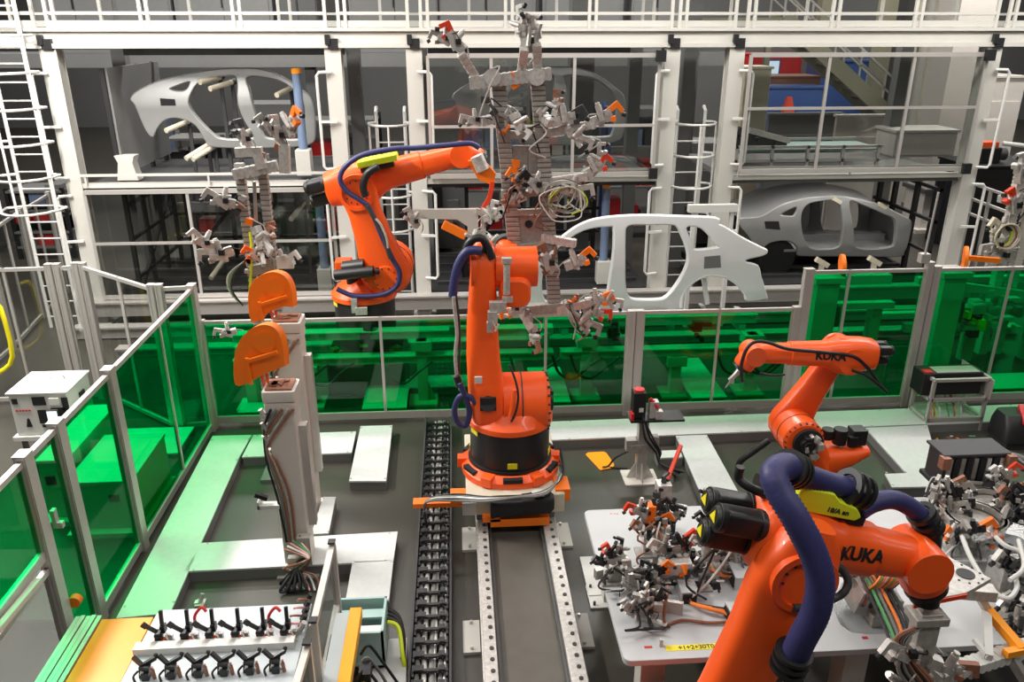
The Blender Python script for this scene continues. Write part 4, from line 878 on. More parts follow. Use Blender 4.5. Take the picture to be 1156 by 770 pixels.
# ================================================================ car bodies
def loops_mesh(loops, t, rnd):
    cu = bpy.data.curves.new('c', 'CURVE'); cu.dimensions = '2D'; cu.fill_mode = 'BOTH'; cu.extrude = t; cu.bevel_depth = rnd; cu.bevel_resolution = 2
    for lp in loops:
        pts = spline([Vector((a, b_, 0)) for a, b_ in lp], 4, True); sp = cu.splines.new('POLY'); sp.points.add(len(pts)-1); sp.use_cyclic_u = True
        for q, p in zip(sp.points, pts): q.co = (p.x, p.y, 0, 1)
    o = bpy.data.objects.new('c', cu); COL.objects.link(o); me = bpy.data.meshes.new_from_object(o.evaluated_get(bpy.context.evaluated_depsgraph_get()))
    bpy.data.objects.remove(o)
    bm = bmesh.new(); bm.from_mesh(me); bpy.data.meshes.remove(me); return bm
def side_panel(name, parent, loops, yy, matn, t=.012, rnd=.022, flip=1, zb=None):
    """loops in x,z metres; bends the panel: tumblehome above the belt, roll-under below"""
    bm = loops_mesh(loops, t, rnd)
    zs = [p[1] for p in loops[0]]; z0, z1 = min(zs), max(zs); H_ = z1-z0
    for k in range(1, 9):
        g = bm.verts[:]+bm.edges[:]+bm.faces[:]; bmesh.ops.bisect_plane(bm, geom=g, plane_co=(0, z0+H_*k/9, 0), plane_no=(0, 1, 0))
    def bend(z):
        f = (z-z0)/H_; return .30*max(0, f-.52)**1.4*H_ + .10*max(0, .22-f)**1.2*H_*2
    for v in bm.verts: x, z, w = v.co; v.co = (x, yy+flip*bend(z)-w*flip, z)
    me = bpy.data.meshes.new(name); bmesh.ops.recalc_face_normals(bm, faces=bm.faces); bm.to_mesh(me); bm.free()
    for p in me.polygons: p.use_smooth = True
    me.set_sharp_from_angle(angle=math.radians(40)); me.materials.append(MATS[matn])
    me.transform(WM(parent).inverted()); o = bpy.data.objects.new(name, me); COL.objects.link(o); o.parent = parent
    return o, bend
def inset(lp, d):
    cx = sum(p[0] for p in lp)/len(lp); cz = sum(p[1] for p in lp)/len(lp); out = []
    for a, b_ in lp: 
        L = math.hypot(a-cx, b_-cz); out.append((cx+(a-cx)*(1-d/L), cz+(b_-cz)*(1-d/L)))
    return out
def flanges(par, loops, bend, yy, r, matn, flip=1, dy=.05):
    for lp in loops:
        q = spline([Vector((a, 0, b_)) for a, b_ in inset(lp, -.005)], 4, True); MB().tube([(p.x, yy+flip*(bend(p.z)+dy), p.z) for p in q], r, 8, closed=True).build('door_flange', matn, par, ang=60)

def xz(pts, y): return [(p.x, p.z) for p in (P(a, b_, y=y) for a, b_ in pts)]
# white body side in front of the platform
WY = 11.0
S = thing('body_side_panel', 'bright white car body side panel standing on the line just behind the low fence', 'car body panel', (2.7, WY, 1.0))
cw = lambda pts: xz(crop(590, 230, 3.853, pts), WY)
outer = cw([(60, 262), (100, 214), (135, 182), (190, 140), (250, 103), (320, 79), (420, 66), (540, 62), (700, 66), (850, 73), (858, 98), (885, 110), (960, 155), (1030, 190), (1060, 206), (1040, 221), (970, 238), (968, 256), (1018, 272), (1032, 320), (1058, 402), (1050, 412), (980, 420), (966, 385), (932, 345), (890, 318), (840, 307), (790, 311), (740, 335), (705, 370), (690, 410), (688, 452), (650, 465), (460, 468), (300, 470), (60, 470), (10, 455), (0, 400), (10, 330), (30, 290)])
fd = cw([(150, 192), (230, 135), (300, 109), (385, 101), (404, 112), (402, 190), (388, 290), (372, 390), (352, 428), (150, 440), (90, 420), (78, 330), (100, 240)])
rd = cw([(462, 99), (560, 93), (645, 93), (680, 102), (702, 145), (720, 200), (722, 250), (700, 308), (662, 368), (628, 408), (592, 422), (490, 422), (456, 405), (444, 370), (440, 300), (444, 160)])
qw = cw([(715, 107), (785, 108), (850, 180), (848, 194), (750, 203), (738, 180)])
o, bd = side_panel('panel', S, [outer, fd, rd, qw], WY, 'body_white')
flanges(S, [fd, rd], bd, WY, .03, 'body_white'); flanges(S, [qw], bd, WY, .018, 'body_white')
b = MB(); b.prism([(x_, WY-.035, z_) for x_, z_ in cw([(788, 228), (856, 222), (860, 275), (785, 280)])], (0, .02, 0)); b.build('fuel_flap', 'mid_grey', S)
arch = cw([(690, 452), (692, 410), (706, 372), (742, 337), (790, 313), (840, 309), (890, 320), (932, 347), (965, 386)])
b = MB(); q = spline([Vector((a, 0, c)) for a, c in arch], 4); b.tube([(p.x, WY-.01, p.z) for p in q], .028, 8); b.build('wheel_arch_lip', 'body_white', S)
b = MB(); p0, p1 = cw([(795, 330), (812, 445)]); b.bar((p0[0], WY+.1, p0[1]), (p1[0], WY+.1, p1[1]), .06); b.build('wheelhouse_brace', 'body_white', S)
q = cw([(660, 70), (850, 84)]); b = MB(); b.bar((cw([(320, 88)])[0][0], WY+.17, cw([(320, 84)])[0][1]-.02), (q[1][0], WY+.17, q[1][1]-.01), .12, .03); b.build('roof_flange', 'body_white', S)

# grey body sides in the upper store bays
L0 = lambda pts: xz(crop(0, 0, 2.9615, pts), 15.0)
outer = L0([(440, 328), (470, 300), (540, 270), (640, 248), (740, 234), (850, 233), (930, 255), (1000, 298), (1042, 340), (1052, 440), (1030, 482), (900, 492), (720, 490), (690, 470), (668, 430), (640, 405), (590, 390), (548, 400), (522, 430), (510, 455), (490, 430), (470, 385), (455, 350)])
rd = L0([(662, 272), (700, 257), (775, 251), (793, 275), (798, 340), (820, 400), (850, 450), (838, 467), (740, 467), (700, 440), (645, 380), (628, 340), (640, 300)])
fd = L0([(820, 256), (900, 259), (960, 281), (1008, 322), (1024, 370), (1020, 450), (1000, 470), (900, 467), (872, 440), (848, 370), (832, 310)])
qw = L0([(562, 297), (600, 279), (634, 272), (622, 303), (590, 308)])
Lb = thing('body_side_panel', 'grey car body side stored in the left upper bay', 'car body panel', (-4.2, 15, Z1))
o, bd = side_panel('panel', Lb, [outer, rd, fd, qw], 15.0, 'body_grey'); flanges(Lb, [fd, rd], bd, 15.0, .035, 'body_grey')
b = MB(); b.prism([(x_, 14.96, z_) for x_, z_ in L0([(537, 328), (585, 331), (590, 352), (540, 352)])], (0, .02, 0)); b.build('fuel_flap', 'black', Lb)
xm = (P(370, 0, y=15).x)
c = copy_thing(Lb, (Lb.location.x + P(505+ (985-370)/2/2.96, 120, y=15).x-P(252, 120, y=15).x, 15, Z1), 0, 'grey car body side stored in the middle upper bay behind the tall gripper')
# padded pins that carry the stored panels
for i, (x_, y_, x2, y2) in enumerate(((668, 275, 735, 258), (702, 297, 775, 275), (925, 318, 972, 295), (555, 437, 630, 405), (622, 530, 695, 485), (645, 533, 716, 490))):
    a, c_ = P(x_/2.9615, y_/2.9615, y=14.75), P(x2/2.9615, y2/2.9615, y=15.2); d_ = c_-a
    tt = thing('carrier_pin', ('cream padded pin through the rear door opening of the left stored side, upper', 'cream padded pin through the rear door opening of the left stored side, lower', 'cream padded pin at the front pillar of the left stored side', 'cream padded pin below the wheel arch of the left stored side', 'cream padded pin on the left upper store floor, behind its pair', 'cream padded pin on the left upper store floor, in front of its pair')[i], 'pin', a)
    MB().cyl(a, c_, .045, n=12).build('pad', 'cream', tt); MB().cyl(c_, c_+d_*.15, .05, n=12).build('collar', 'dark', tt); 
    MB().box(c_.x-.03, c_.x+.03, c_.y, c_.y+.05, Z1-.04, c_.z).build('upright', 'dark', tt)
for i, (x_, y_, x2, y2, lab) in enumerate(((590, 535, 650, 450, 'cream padded pin low in the left bay beside the parked gripper'), (950, 270, 1010, 195, 'cream padded pin low in the left bay near the blue post'))):
    a, c_ = P(90+x_/3.986, 180+y_/3.986, y=14.5), P(90+x2/3.986, 180+y2/3.986, y=15.0)
    tt = thing('carrier_pin', lab, 'pin', a); MB().cyl(a, c_, .045, n=12).build('pad', 'cream', tt); MB().box(c_.x-.03, c_.x+.03, c_.y, c_.y+.05, .38, c_.z).build('upright', 'dark', tt)

# complete grey car body low in the right bay
CY, CW = 15.0, 1.55
R0 = lambda pts: xz(crop(820, 180, 4.817, pts), CY)
outer = R0([(72, 330), (100, 322), (190, 312), (300, 256), (420, 222), (520, 210), (620, 208), (720, 222), (850, 256), (940, 300), (992, 330), (1000, 355), (985, 430), (965, 500), (935, 526), (700, 524), (420, 522), (392, 505), (385, 475), (350, 443), (290, 436), (230, 450), (190, 475), (150, 455), (110, 400), (80, 365)])
rd = R0([(402, 312), (442, 248), (520, 227), (618, 222), (634, 280), (634, 400), (618, 468), (570, 490), (470, 490), (430, 462), (406, 400)])
fd = R0([(678, 228), (760, 250), (860, 292), (922, 330), (918, 450), (890, 480), (800, 492), (720, 486), (692, 460), (682, 350)])
qw = R0([(292, 300), (388, 256), (374, 308), (330, 312)])
S = thing('bare_car', 'complete bare grey car body standing on the floor of the right lower bay', 'car body', (7, CY+.8, .44))
o, bd = side_panel('body_side', S, [outer, rd, fd, qw], CY, 'body_grey'); flanges(S, [rd, fd], bd, CY, .03, 'body_grey')
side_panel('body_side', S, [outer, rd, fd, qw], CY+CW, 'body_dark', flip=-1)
b = MB(); b.prism([(x_, CY-.034, z_) for x_, z_ in R0([(205, 335), (282, 335), (290, 382), (210, 375)])], (0, .02, 0)); b.build('tail_lamp_recess', 'black_matte', S)
top = R0([(72, 330), (100, 320), (190, 306), (300, 252), (420, 219), (520, 208), (620, 206), (720, 219), (800, 238)])
vs = []; fs = []; n = 10; prof = spline([Vector((a, 0, c)) for a, c in top], 4)
for p in prof:
    e = bd(p.z)
    for k in range(n+1):
        t = k/n; vs.append((p.x, CY+e+(CW-2*e)*t, p.z+.10*math.sin(PI*t)**.7))
for i in range(len(prof)-1):
    for k in range(n): o_ = i*(n+1)+k; fs.append((o_, o_+1, o_+n+2, o_+n+1))
m_ = len(vs); vs += [(a, b_, c-.03) for a, b_, c in vs]; fs += [tuple(i+m_ for i in f[::-1]) for f in fs]
MB().add(vs, fs).build('roof', 'body_grey', S, ang=60)
xr, zf = R0([(400, 500)])[0]; xf_ = R0([(985, 430)])[0][0]; zb = R0([(700, 350)])[0][1]
b = MB(); b.box(xr-.3, xf_, CY+.05, CY+CW-.05, zf-.02, zf+.03); b.box(xr, xf_-.1, CY+CW/2-.12, CY+CW/2+.12, zf+.03, zf+.16); b.build('floor_pan', 'body_grey', S)
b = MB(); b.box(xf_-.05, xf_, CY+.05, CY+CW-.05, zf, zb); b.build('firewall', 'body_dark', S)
b = MB(); q = R0([(230, 445)])[0]; b.cyl((R0([(288, 500)])[0][0], CY+.06, q[1]-.35), (R0([(288, 500)])[0][0], CY+.3, q[1]-.35), .36, n=24); b.build('wheelhouse', 'black_matte', S)
for i, (x_, y_) in enumerate(((612, 228), (855, 256))):
    q = R0([(x_, y_)])[0]; MB().bx((q[0], CY+bd(q[1])-.02, q[1]), (.2, .06, .07), Matrix.Rotation(.5, 3, 'Y')).build('protective_tape', 'lime' if 0 else 'cream', S)
for i, (x_, y_) in enumerate(((520, 560), (806, 552))):
    q = P(820+x_/4.817, 180+y_/4.817, y=14.6); b = MB(); b.bx(q, (.28, .1, .1), Matrix.Rotation(.5, 3, 'Y')); b.box(q.x-.04, q.x+.04, q.y-.04, q.y+.04, .38, q.z)
    tag(b.build('carrier_pad', 'yellow' if 0 else 'cream'), ('cream carrier pad under the rear door of the complete grey body', 'cream carrier pad under the front door of the complete grey body')[i], 'pad')
# ================================================================ transfer line behind the low fence
LM = 'white_paint'
T = thing('transfer_line', 'pale steel transfer line with pedestals seen through the low green fence', 'conveyor', (.5, 10.4, 0))
for (x0, x1, y, z0, z1) in ((-3.1, 1.3, 10.4, .60, .70), (-3.1, 1.3, 10.5, .93, 1.03), (1.4, 4.6, 10.4, .60, .70), (1.2, 4.3, 10.75, .94, 1.06)):
    b = MB(); b.box(x0, x1, y, y+.12, z0, z1); b.box(x0, x1, y-.03, y+.15, z1, z1+.02); b.build('beam', LM, T)
for px, z_ in ((478, .93), (285, .93), (660, .93), (842, .9), (570, .6), (350, .6), (760, .6)):
    x = P(px, 440, y=10.45).x; b = MB(); b.box(x-.07, x+.07, 10.38, 10.52, .03, z_); b.box(x-.14, x+.14, 10.34, 10.56, z_-.14, z_); b.box(x-.2, x+.2, 10.25, 10.65, 0, .03)
    b.prism([(x+.07, 10.43, .03), (x+.17, 10.43, .03), (x+.07, 10.43, .3)], (0, .03, 0)); b.build('pedestal', LM, T)
for k, px in enumerate((420, 520, 610, 700, 790, 330)):
    x = P(px, 380, y=10.5).x; r = random.Random(k); b = MB()
    for j in range(6): b.bx((x+r.uniform(-.12, .12), 10.5+r.uniform(-.1, .1), .78+r.uniform(0, .3)), (r.uniform(.04, .14), .1, r.uniform(.04, .16)))
    b.build('drive_unit', r.choice(['dark_grey', 'steel', LM, 'black']), T)
for k in range(9):
    r = random.Random(k+50); x = r.uniform(-2.8, 4.2); MB().tube([(x, 10.3, .7), (x+.1, 10.25, .45), (x+.3, 10.28, .35), (x+.5, 10.3, .5), (x+.7, 10.3, .66)], .02, 6, sm=4).build('cable', r.choice(['black', 'dark_grey']), T)
b = MB()
for i, (x, z) in enumerate(((1.5, 1.06), (2.35, 1.06), (3.1, 1.06), (4.1, 1.06))): b.box(x-.04, x+.04, 10.9, 11.1, .8, z+.02)
b.each('body_rest', 'steel', T)
for x in (1.5, 4.1): MB().box(x-.05, x+.05, 10.76, 11.1, .82, .92).build('cross_arm', LM, T)
def slab(x0, x1, y0, y1, lab, z=.14, mt='plate'):
    t = thing('floor_duct', lab, 'floor duct', ((x0+x1)/2, (y0+y1)/2, 0)); MB().box(x0, x1, y0, y1, z-.02, z).build('cover_plate', mt, t); MB().box(x0+.02, x1-.02, y0+.02, y1-.02, 0, z-.02).build('duct_wall', 'plate_edge', t)
slab(-1.35, -.75, 9.95, 10.9, 'floor duct cover behind the low fence left of the nearest pedestal'); slab(-3.0, -2.2, 9.95, 10.25, 'floor duct cover behind the low fence in the left corner')
slab(-.75, .3, 10.6, 11.0, 'floor duct cover behind the low fence under the rear robot side'); slab(1.0, 1.5, 9.98, 11.2, 'floor duct cover behind the low fence below the tall gripper')
slab(3.2, 3.7, 9.98, 11.4, 'floor duct cover behind the low fence near its right end'); slab(7.0, 8.6, 9.98, 10.5, 'wide floor duct cover behind the tall fence at the right edge')
# machines seen through the tall right fence
def pedestal(lab, px, py, y, w, zt):
    x = P(px, py, y=y).x; S = thing('machine_pedestal', lab, 'pedestal', (x, y, 0)); b = MB(); b.box(x-w/2, x+w/2, y-w/2, y+w/2, .04, zt-.08); b.build('column', LM, S, bev=.01)
    MB().box(x-w*.65, x+w*.65, y-w*.65, y+w*.65, zt-.08, zt).build('head_plate', LM, S); MB().box(x-w*.8, x+w*.8, y-w*.8, y+w*.8, 0, .04).build('foot_plate', LM, S)
    MB().box(x+w*.5, x+w*.5+.1, y-.1, y+.1, zt*.5, zt*.7).build('junction_box', 'dark_grey', S); return x
xa = pedestal('thick pale pedestal behind the tall fence left of its middle post', 927, 340, 11.0, .34, 1.58)
xb = pedestal('thick pale pedestal behind the tall fence right of its middle post', 1066, 340, 11.0, .34, 1.62)
T = thing('transfer_line', 'pale steel transfer beams behind the tall green fence', 'conveyor', (7, 11.4, 0))
for (x0, x1, y, z0, z1) in ((xa-.1, 6.6, 11.4, 1.28, 1.42), (xa-.1, 6.6, 11.2, .95, 1.05), (xb+.1, 9.4, 11.3, .75, .87), (xb+.1, 9.4, 11.9, 1.1, 1.2), (6.8, 9.4, 12.2, .4, .5)):
    b = MB(); b.box(x0, x1, y, y+.13, z0, z1); b.build('beam', LM, T)
b = MB(); b.bar((xb+.2, 11.0, 1.35), (9.2, 11.6, .95), .12); b.build('brace', LM, T)
for x in (5.6, 6.4, 8.0, 9.0): MB().box(x-.08, x+.08, 11.3, 11.46, 0, 1.0).build('leg', LM, T)
for k in range(12):
    r = random.Random(k+90); x = r.uniform(6.9, 9.3); b = MB()
    for j in range(4): b.bx((x+r.uniform(-.2, .2), 11.2+r.uniform(-.2, .2), r.uniform(.5, 1.2)), (r.uniform(.05, .25), .12, r.uniform(.04, .15)))
    b.build('drive_unit', r.choice(['dark_grey', LM, 'steel', 'black', 'lime']), T)
# orange locating discs
def disc(lab, px, py, y, r, ax, arm=None, zb=1.5):
    c = P(px, py, y=y); S = thing('locating_disc', lab, 'guard disc', (c.x, c.y, zb), 0); ax = Vector(ax).normalized()
    b = MB(); b.cyl(c-ax*.03, c+ax*.03, r, n=32); b.build('disc', 'orange_bright', S, bev=.01)
    MB().bar((c.x, c.y, zb), c-Z*r*.5, .06, up=Y).build('stem', 'orange_bright', S)
    if arm: MB().bar(c, P(*arm, y=y), .07).build('arm', 'orange_bright', S)
disc('orange disc edge-on above the tall fence, left of the middle post', 951, 300, 11.0, .17, (1, -.25, .1), None, 1.58)
disc('orange disc with a horizontal arm above the tall fence, right of the middle post', 1090, 291, 11.0, .17, (1, -.5, .1), (1128, 294), 1.62)

# ================================================================ outside the left fence
T = thing('control_box', 'white control box with black openings and a small lit screen beyond the left fence', 'control box', (-4.95, 9.1, 0))
c0 = P(5, 445, z=1.05); c1 = P(73, 445, z=1.05); d1 = P(103, 418, z=1.05); w = c1.x-c0.x
x0, x1, y0, y1 = c0.x, c1.x, c0.y, d1.y
b = MB(); b.box(x0+.02, x1-.02, y0+.02, y1-.02, .5, 1.03); body = b.build('housing', 'white', T, bev=.012)
MB().box(x0, x1, y0, y1, 1.03, 1.055).build('lid', 'white', T, bev=.006)
MB().box(x0-.02, x1+.02, y0-.02, y1, .45, .5).build('base_shelf', 'white', T)
for xx in (x0+.06, x1-.06):
    for yy in (y0+.06, y1-.06): MB().box(xx-.025, xx+.025, yy-.025, yy+.025, 0, .45).build('leg', 'dark_grey', T)
b = MB()
for (u0, u1, v0, v1) in ((.05, .14, .78, .90), (.40, .62, .74, .93), (.45, .64, .30, .62), (.48, .62, .2, .26), (.68, .95, .32, .66), (.9, 1.0, .6, .9)): b.box(x0+.02+(x1-x0-.04)*u0, x0+.02+(x1-x0-.04)*u1, y0+.008, y0+.03, .5+.53*v0, .5+.53*v1)
b.each('opening', 'black_matte', body)
b = MB(); q = lambda u_, v_: Vector((x0+.02+(x1-x0-.04)*u_, y0+.01, .5+.53*v_)); b.prism([q(.2, .22), q(.3, .22), q(.27, .42), q(.24, .42)], (0, .01, 0)); b.build('opening', 'black_matte', body)
b = MB(); b.bx(q(.72, .46)+Vector((0, -.02, 0)), (.13, .03, .19)); sc_ = b.build('display_frame', 'dark_grey', T); MB().bx(q(.72, .46)+Vector((0, -.038, 0)), (.11, .006, .16)).build('display', 'screen', sc_)
b = MB(); b.bx(q(.78, .82), (.12, .03, .1)); b.build('flap', 'white', T, bev=.01)
b = MB(); 
for k in range(5): b.bx(q(.1+.055*k, .62), (.025, .006, .02)); 
b.each('red_marking', 'red', body)
b = MB(); b.tube([(x1-.35, y1-.25, 1.05), (x1-.33, y1-.25, 1.1), (x1-.2, y1-.25, 1.1), (x1-.18, y1-.25, 1.05)], .012, 6); b.build('handle', 'steel', T)
b = MB(); b.box(x1-.02, x1, y0+.3, y0+.42, .78, .9); b.build('side_opening', 'black_matte', T)
def cab(lab, quad, z, mt='white_paint', base=True):
    ps = [P(a, b_, z=z) for a, b_ in quad]; x0, x1 = min(p.x for p in ps), max(p.x for p in ps); y0, y1 = min(p.y for p in ps), max(p.y for p in ps); x1 = min(x1, FX-.12)
    t = thing('cable_cabinet', lab, 'cabinet', ((x0+x1)/2, (y0+y1)/2, 0)); b = MB(); b.box(x0, x1, y0, y1, .06, z); b.build('housing', mt, t, bev=.01)
    if base: MB().box(x0-.05, min(FX-.08, x1+.05), y0-.1, y1, 0, .06).build('base_plate', mt, t)
    MB().box(x1-.25, x1-.15, y0-.012, y0+.02, z*.62, z*.75).build('label_plate', 'black', t); MB().box(x0-.01, x1+.01, y0-.01, y1+.01, z-.03, z+.005).build('lid', mt, t)
cab('long pale cable cabinet behind the left green fence, the farther one', [(100, 458), (128, 459), (90, 490), (58, 520)], .75)
cab('pale cable cabinet on a base plate behind the left green fence, the nearer one', [(112, 500), (150, 491), (150, 540), (92, 545)], .62)
slab(-4.9, -3.5, 9.0, 9.7, 'floor plate beyond the left fence near its far corner', .08)
# ================================================================ hall behind the platform
rnd = random.Random(11)
BG = 'machines in the dark hall behind the platform'
def bgbox(name, lab, cat, x, y, z, w, d, h, mt, parts=()):
    t = thing(name, lab, cat, (x, y, z), 0)
    MB().box(x-w/2, x+w/2, y-d/2, y+d/2, z, z+h).build('housing', mt, t, bev=.02)
    MB().box(x-w*.46, x-.01, y-d/2-.03, y-d/2, z+h*.06, z+h*.94).build('door', mt, t); MB().box(x+.01, x+w*.46, y-d/2-.03, y-d/2, z+h*.06, z+h*.94).build('door', mt, t)
    MB().box(x-.04, x-.01, y-d/2-.05, y-d/2-.03, z+h*.45, z+h*.6).build('handle', 'black', t)
    MB().box(x-w*.4, x+w*.4, y-d*.4, y+d*.4, z+h, z+h+.06).build('cap', mt, t)
names = ['behind the left end of the walkway', 'second from left behind the walkway rail', 'third from left behind the walkway rail', 'behind the walkway above the rear robot', 'behind the walkway left of the tall gripper', 'behind the walkway above the tall gripper', 'behind the walkway right of the tall gripper', 'behind the walkway above the ladder at right of the gripper']
for i, (px, w, mt, h) in enumerate(((80, 1.9, 'mid_grey', 2.2), (158, 1.3, 'wall_grey', 2.5), (250, 2.3, 'mid_grey', 2.3), (335, .9, 'dark_grey', 2.0), (445, 2.2, 'wall_grey', 2.3), (550, 2.4, 'mid_grey', 2.2), (660, 2.0, 'wall_grey', 2.4), (745, 1.3, 'mid_grey', 2.3))):
    x = P(px, 20, y=21).x; bgbox('control_cabinet', '%s grey control cabinet %s' % ('dark' if mt == 'dark_grey' else 'tall', names[i]), 'cabinet', x, 21.8, 4.3, w, 1.0, h, mt)
# gallery that carries the cabinets
g = thing('cabinet_gallery', 'dark steel gallery carrying the grey cabinets behind the walkway', 'gallery', (-2, 21, 0))
MB().box(-13, 7.2, 20.9, 23, 4.1, 4.3).build('deck', 'dark_grey', g)
for x in (-12.5, -8, -3.5, 1, 5.5): MB().box(x-.12, x+.12, 21.1, 21.34, 0, 4.1).build('post', 'dark_grey', g)
MB().box(-13, 7.2, 20.85, 20.9, 4.0, 4.32).build('beam', 'mid_grey', g)
# machine rows on the hall floor
kinds = [('machine_unit', 'machine'), ('parts_rack', 'rack'), ('tool_trolley', 'trolley')]
spots = [(-11.5, 19, 'dark_grey', 2.2, 'far left behind the caged ladder'), (-9.3, 18.5, 'dark', 1.6, 'behind the caged ladder at far left'), (-8.9, 24, 'blue_grey', 2.6, 'deep behind the caged ladder'), (-6.0, 19.5, 'mid_grey', 2.6, 'behind the left bay, beside its first post'), (-4.2, 19.2, 'wall_grey', 3.3, 'behind the left stored body side'), (-2.6, 19.4, 'dark', 3.0, 'behind the left bay near the blue post'),
         (-.6, 18.8, 'mid_grey', 2.0, 'behind the ladder near the rear robot'), (.9, 19.3, 'dark_grey', 3.2, 'behind the tall gripper, left side'), (2.6, 19.2, 'dark', 3.3, 'behind the tall gripper, right side'), (4.3, 19.5, 'blue', 3.2, 'behind the middle bay near its right post'), (6.0, 18.8, 'mid_grey', 2.4, 'behind the ladder right of the gripper')]
for i, (x, y, mt, h, where) in enumerate(spots):
    nm = ('machine_unit', 'parts_rack')[i % 2]; adj = {'dark_grey': 'dark grey', 'dark': 'black', 'blue_grey': 'blue-grey', 'mid_grey': 'grey', 'wall_grey': 'pale grey', 'blue': 'blue'}[mt]
    t = thing(nm, '%s %s %s' % (adj, nm.replace('_', ' '), where), kinds[i % 2][1], (x, y, 0))
    w = rnd.uniform(1.1, 1.7)
    if i % 2 == 0:
        MB().box(x-w/2, x+w/2, y, y+1, .0, h).build('housing', mt, t, bev=.02)
        for k in range(4): MB().box(x-w/2+.1+k*w*.22, x-w/2+.1+k*w*.22+w*.16, y-.05, y, h*rnd.uniform(.2, .5), h*rnd.uniform(.55, .9)).build('panel', rnd.choice(['dark', 'mid_grey', 'black', 'white_paint', 'blue_grey']), t)
        MB().box(x-w*.3, x+w*.3, y-.4, y, .1, h*.35).build('front_unit', 'dark', t)
    else:
        for sx in (-1, 1):
            for yy in (y, y+.9): MB().box(x+sx*w/2-.04, x+sx*w/2+.04, yy-.04, yy+.04, 0, h).build('upright', mt if mt != 'dark' else 'black', t)
        for zz in (.3, h*.4, h*.7, h*.97): MB().box(x-w/2, x+w/2, y-.05, y+.95, zz-.05, zz).build('shelf', 'mid_grey', t)
        for k in range(9):
            zz = (.3, h*.4, h*.7)[k//3]; xx = x-w*.33+(k % 3)*w*.33; MB().box(xx-w*.14, xx+w*.14, y+.05, y+.8, zz, zz+rnd.uniform(.3, .7)).build('bin', rnd.choice(['dark', 'blue_grey', 'dark_grey', 'mid_grey', 'red', 'wall_grey']), t)
# hall columns
for i, (px, y, w, mt, lab) in enumerate(((655, 17.8, .5, 'mid_grey', 'grey hall column behind the middle bay'), (1075, 20, .9, 'column_paint', 'broad pale hall column right of the stairs'), (988, 30, .5, 'olive', 'olive steel column behind the stairs'), (1012, 24, .45, 'dark_grey', 'dark column beside the stairs'), (920, 33, .5, 'olive', 'slim olive column far behind the right bay'), (775, 18.2, .35, 'mid_grey', 'grey column behind the right caged ladder'), (1042, 27, .35, 'cream', 'cream column among the pipes at right'))):
    x = P(px, 100, y=y).x; t = thing('hall_column', lab, 'column', (x, y, 0)); t['kind'] = 'structure'
    MB().box(x-w/2, x+w/2, y-w/2, y+w/2, 0, 9).build('shaft', mt, t); MB().box(x-w*.7, x+w*.7, y-w*.7, y+w*.7, 0, .1).build('base_plate', mt, t); MB().box(x-w*.6, x+w*.6, y-w*.6, y+w*.6, 1.0, 1.1).build('band', 'dark_grey', t)
# stair descending behind the right bay
t = thing('stairway', 'olive steel stairway descending to the right behind the right bay', 'stairs', (8, 24, 0))
a, c = P(885, 20, y=24), P(1020, 145, y=24)
for yy in (24, 25.1):
    MB().bar((a.x, yy, a.z), (c.x, yy, c.z), .08, .42).build('stringer', 'olive', t)
    b = MB(); b.bar((a.x, yy, a.z+1.0), (c.x, yy, c.z+1.0), .06); b.bar((a.x, yy, a.z+.55), (c.x, yy, c.z+.55), .05)
    for k in range(6): q = Vector((a.x, yy, a.z)).lerp(Vector((c.x, yy, c.z)), k/5); b.bar(q, q+Z*1.0, .05, up=Y)
    b.build('hand_rail', 'white_paint', t)
for k in range(13): q = a.lerp(c, (k+.5)/13); MB().box(q.x-.15, q.x+.15, 24.03, 25.07, q.z-.02, q.z+.02).build('tread', 'mid_grey', t)
MB().box(a.x-3, a.x, 24, 25.1, a.z-.2, a.z).build('landing', 'olive', t)
for x in (a.x-2.8, a.x-.2, c.x): MB().box(x-.08, x+.08, 24.4, 24.56, 0, a.z-.2 if x < c.x else c.z).build('leg', 'olive', t)
# low things beyond the right bay
def blk(name, lab, cat, q0, q1, y, d, mt, z0=0, cap=None):
    a, c = P(*q0, y=y), P(*q1, y=y); t = thing(name, lab, cat, ((a.x+c.x)/2, y, z0)); x0, x1 = min(a.x, c.x), max(a.x, c.x); zt = max(a.z, c.z)
    MB().box(x0, x1, y, y+d, z0, zt).build('housing', mt, t, bev=.02); MB().box(x0+.05, x1-.05, y-.03, y, z0+(zt-z0)*.1, z0+(zt-z0)*.85).build('front_panel', mt, t); MB().box(x0-.03, x1+.03, y-.04, y+d+.03, zt, zt+.05).build('lid', cap or mt, t); return t
blk('control_cabinet', 'cream cabinet beside the right bay left post', 'cabinet', (842, 78), (866, 128), 17.4, .7, 'cream')
blk('machine_bed', 'blue machine bed beyond the right bay', 'machine', (866, 100), (930, 130), 22.6, .9, 'blue'); blk('machine_bed', 'orange-brown machine bed beyond the right bay, behind the blue one', 'machine', (862, 88), (925, 100), 25, 1.2, 'copper')
blk('machine_bed', 'long blue machine bed far behind the right bay', 'machine', (930, 70), (1010, 90), 31, 1.5, 'blue'); blk('machine_bed', 'dark red machine far behind the right bay', 'machine', (840, 62), (905, 75), 33, 1.5, 'red')
blk('partition_screen', 'pale partition in the middle of the right bay background', 'partition', (945, 132), (1004, 175), 18.4, .1, 'column_paint'); blk('partition_screen', 'dark grey partition left in the right bay background', 'partition', (868, 130), (944, 175), 18.8, .1, 'wall_grey')
blk('air_unit', 'pale sloping machine hood at the right of the right bay', 'machine', (1012, 150), (1074, 190), 16.2, .8, 'white_paint', 2.43)
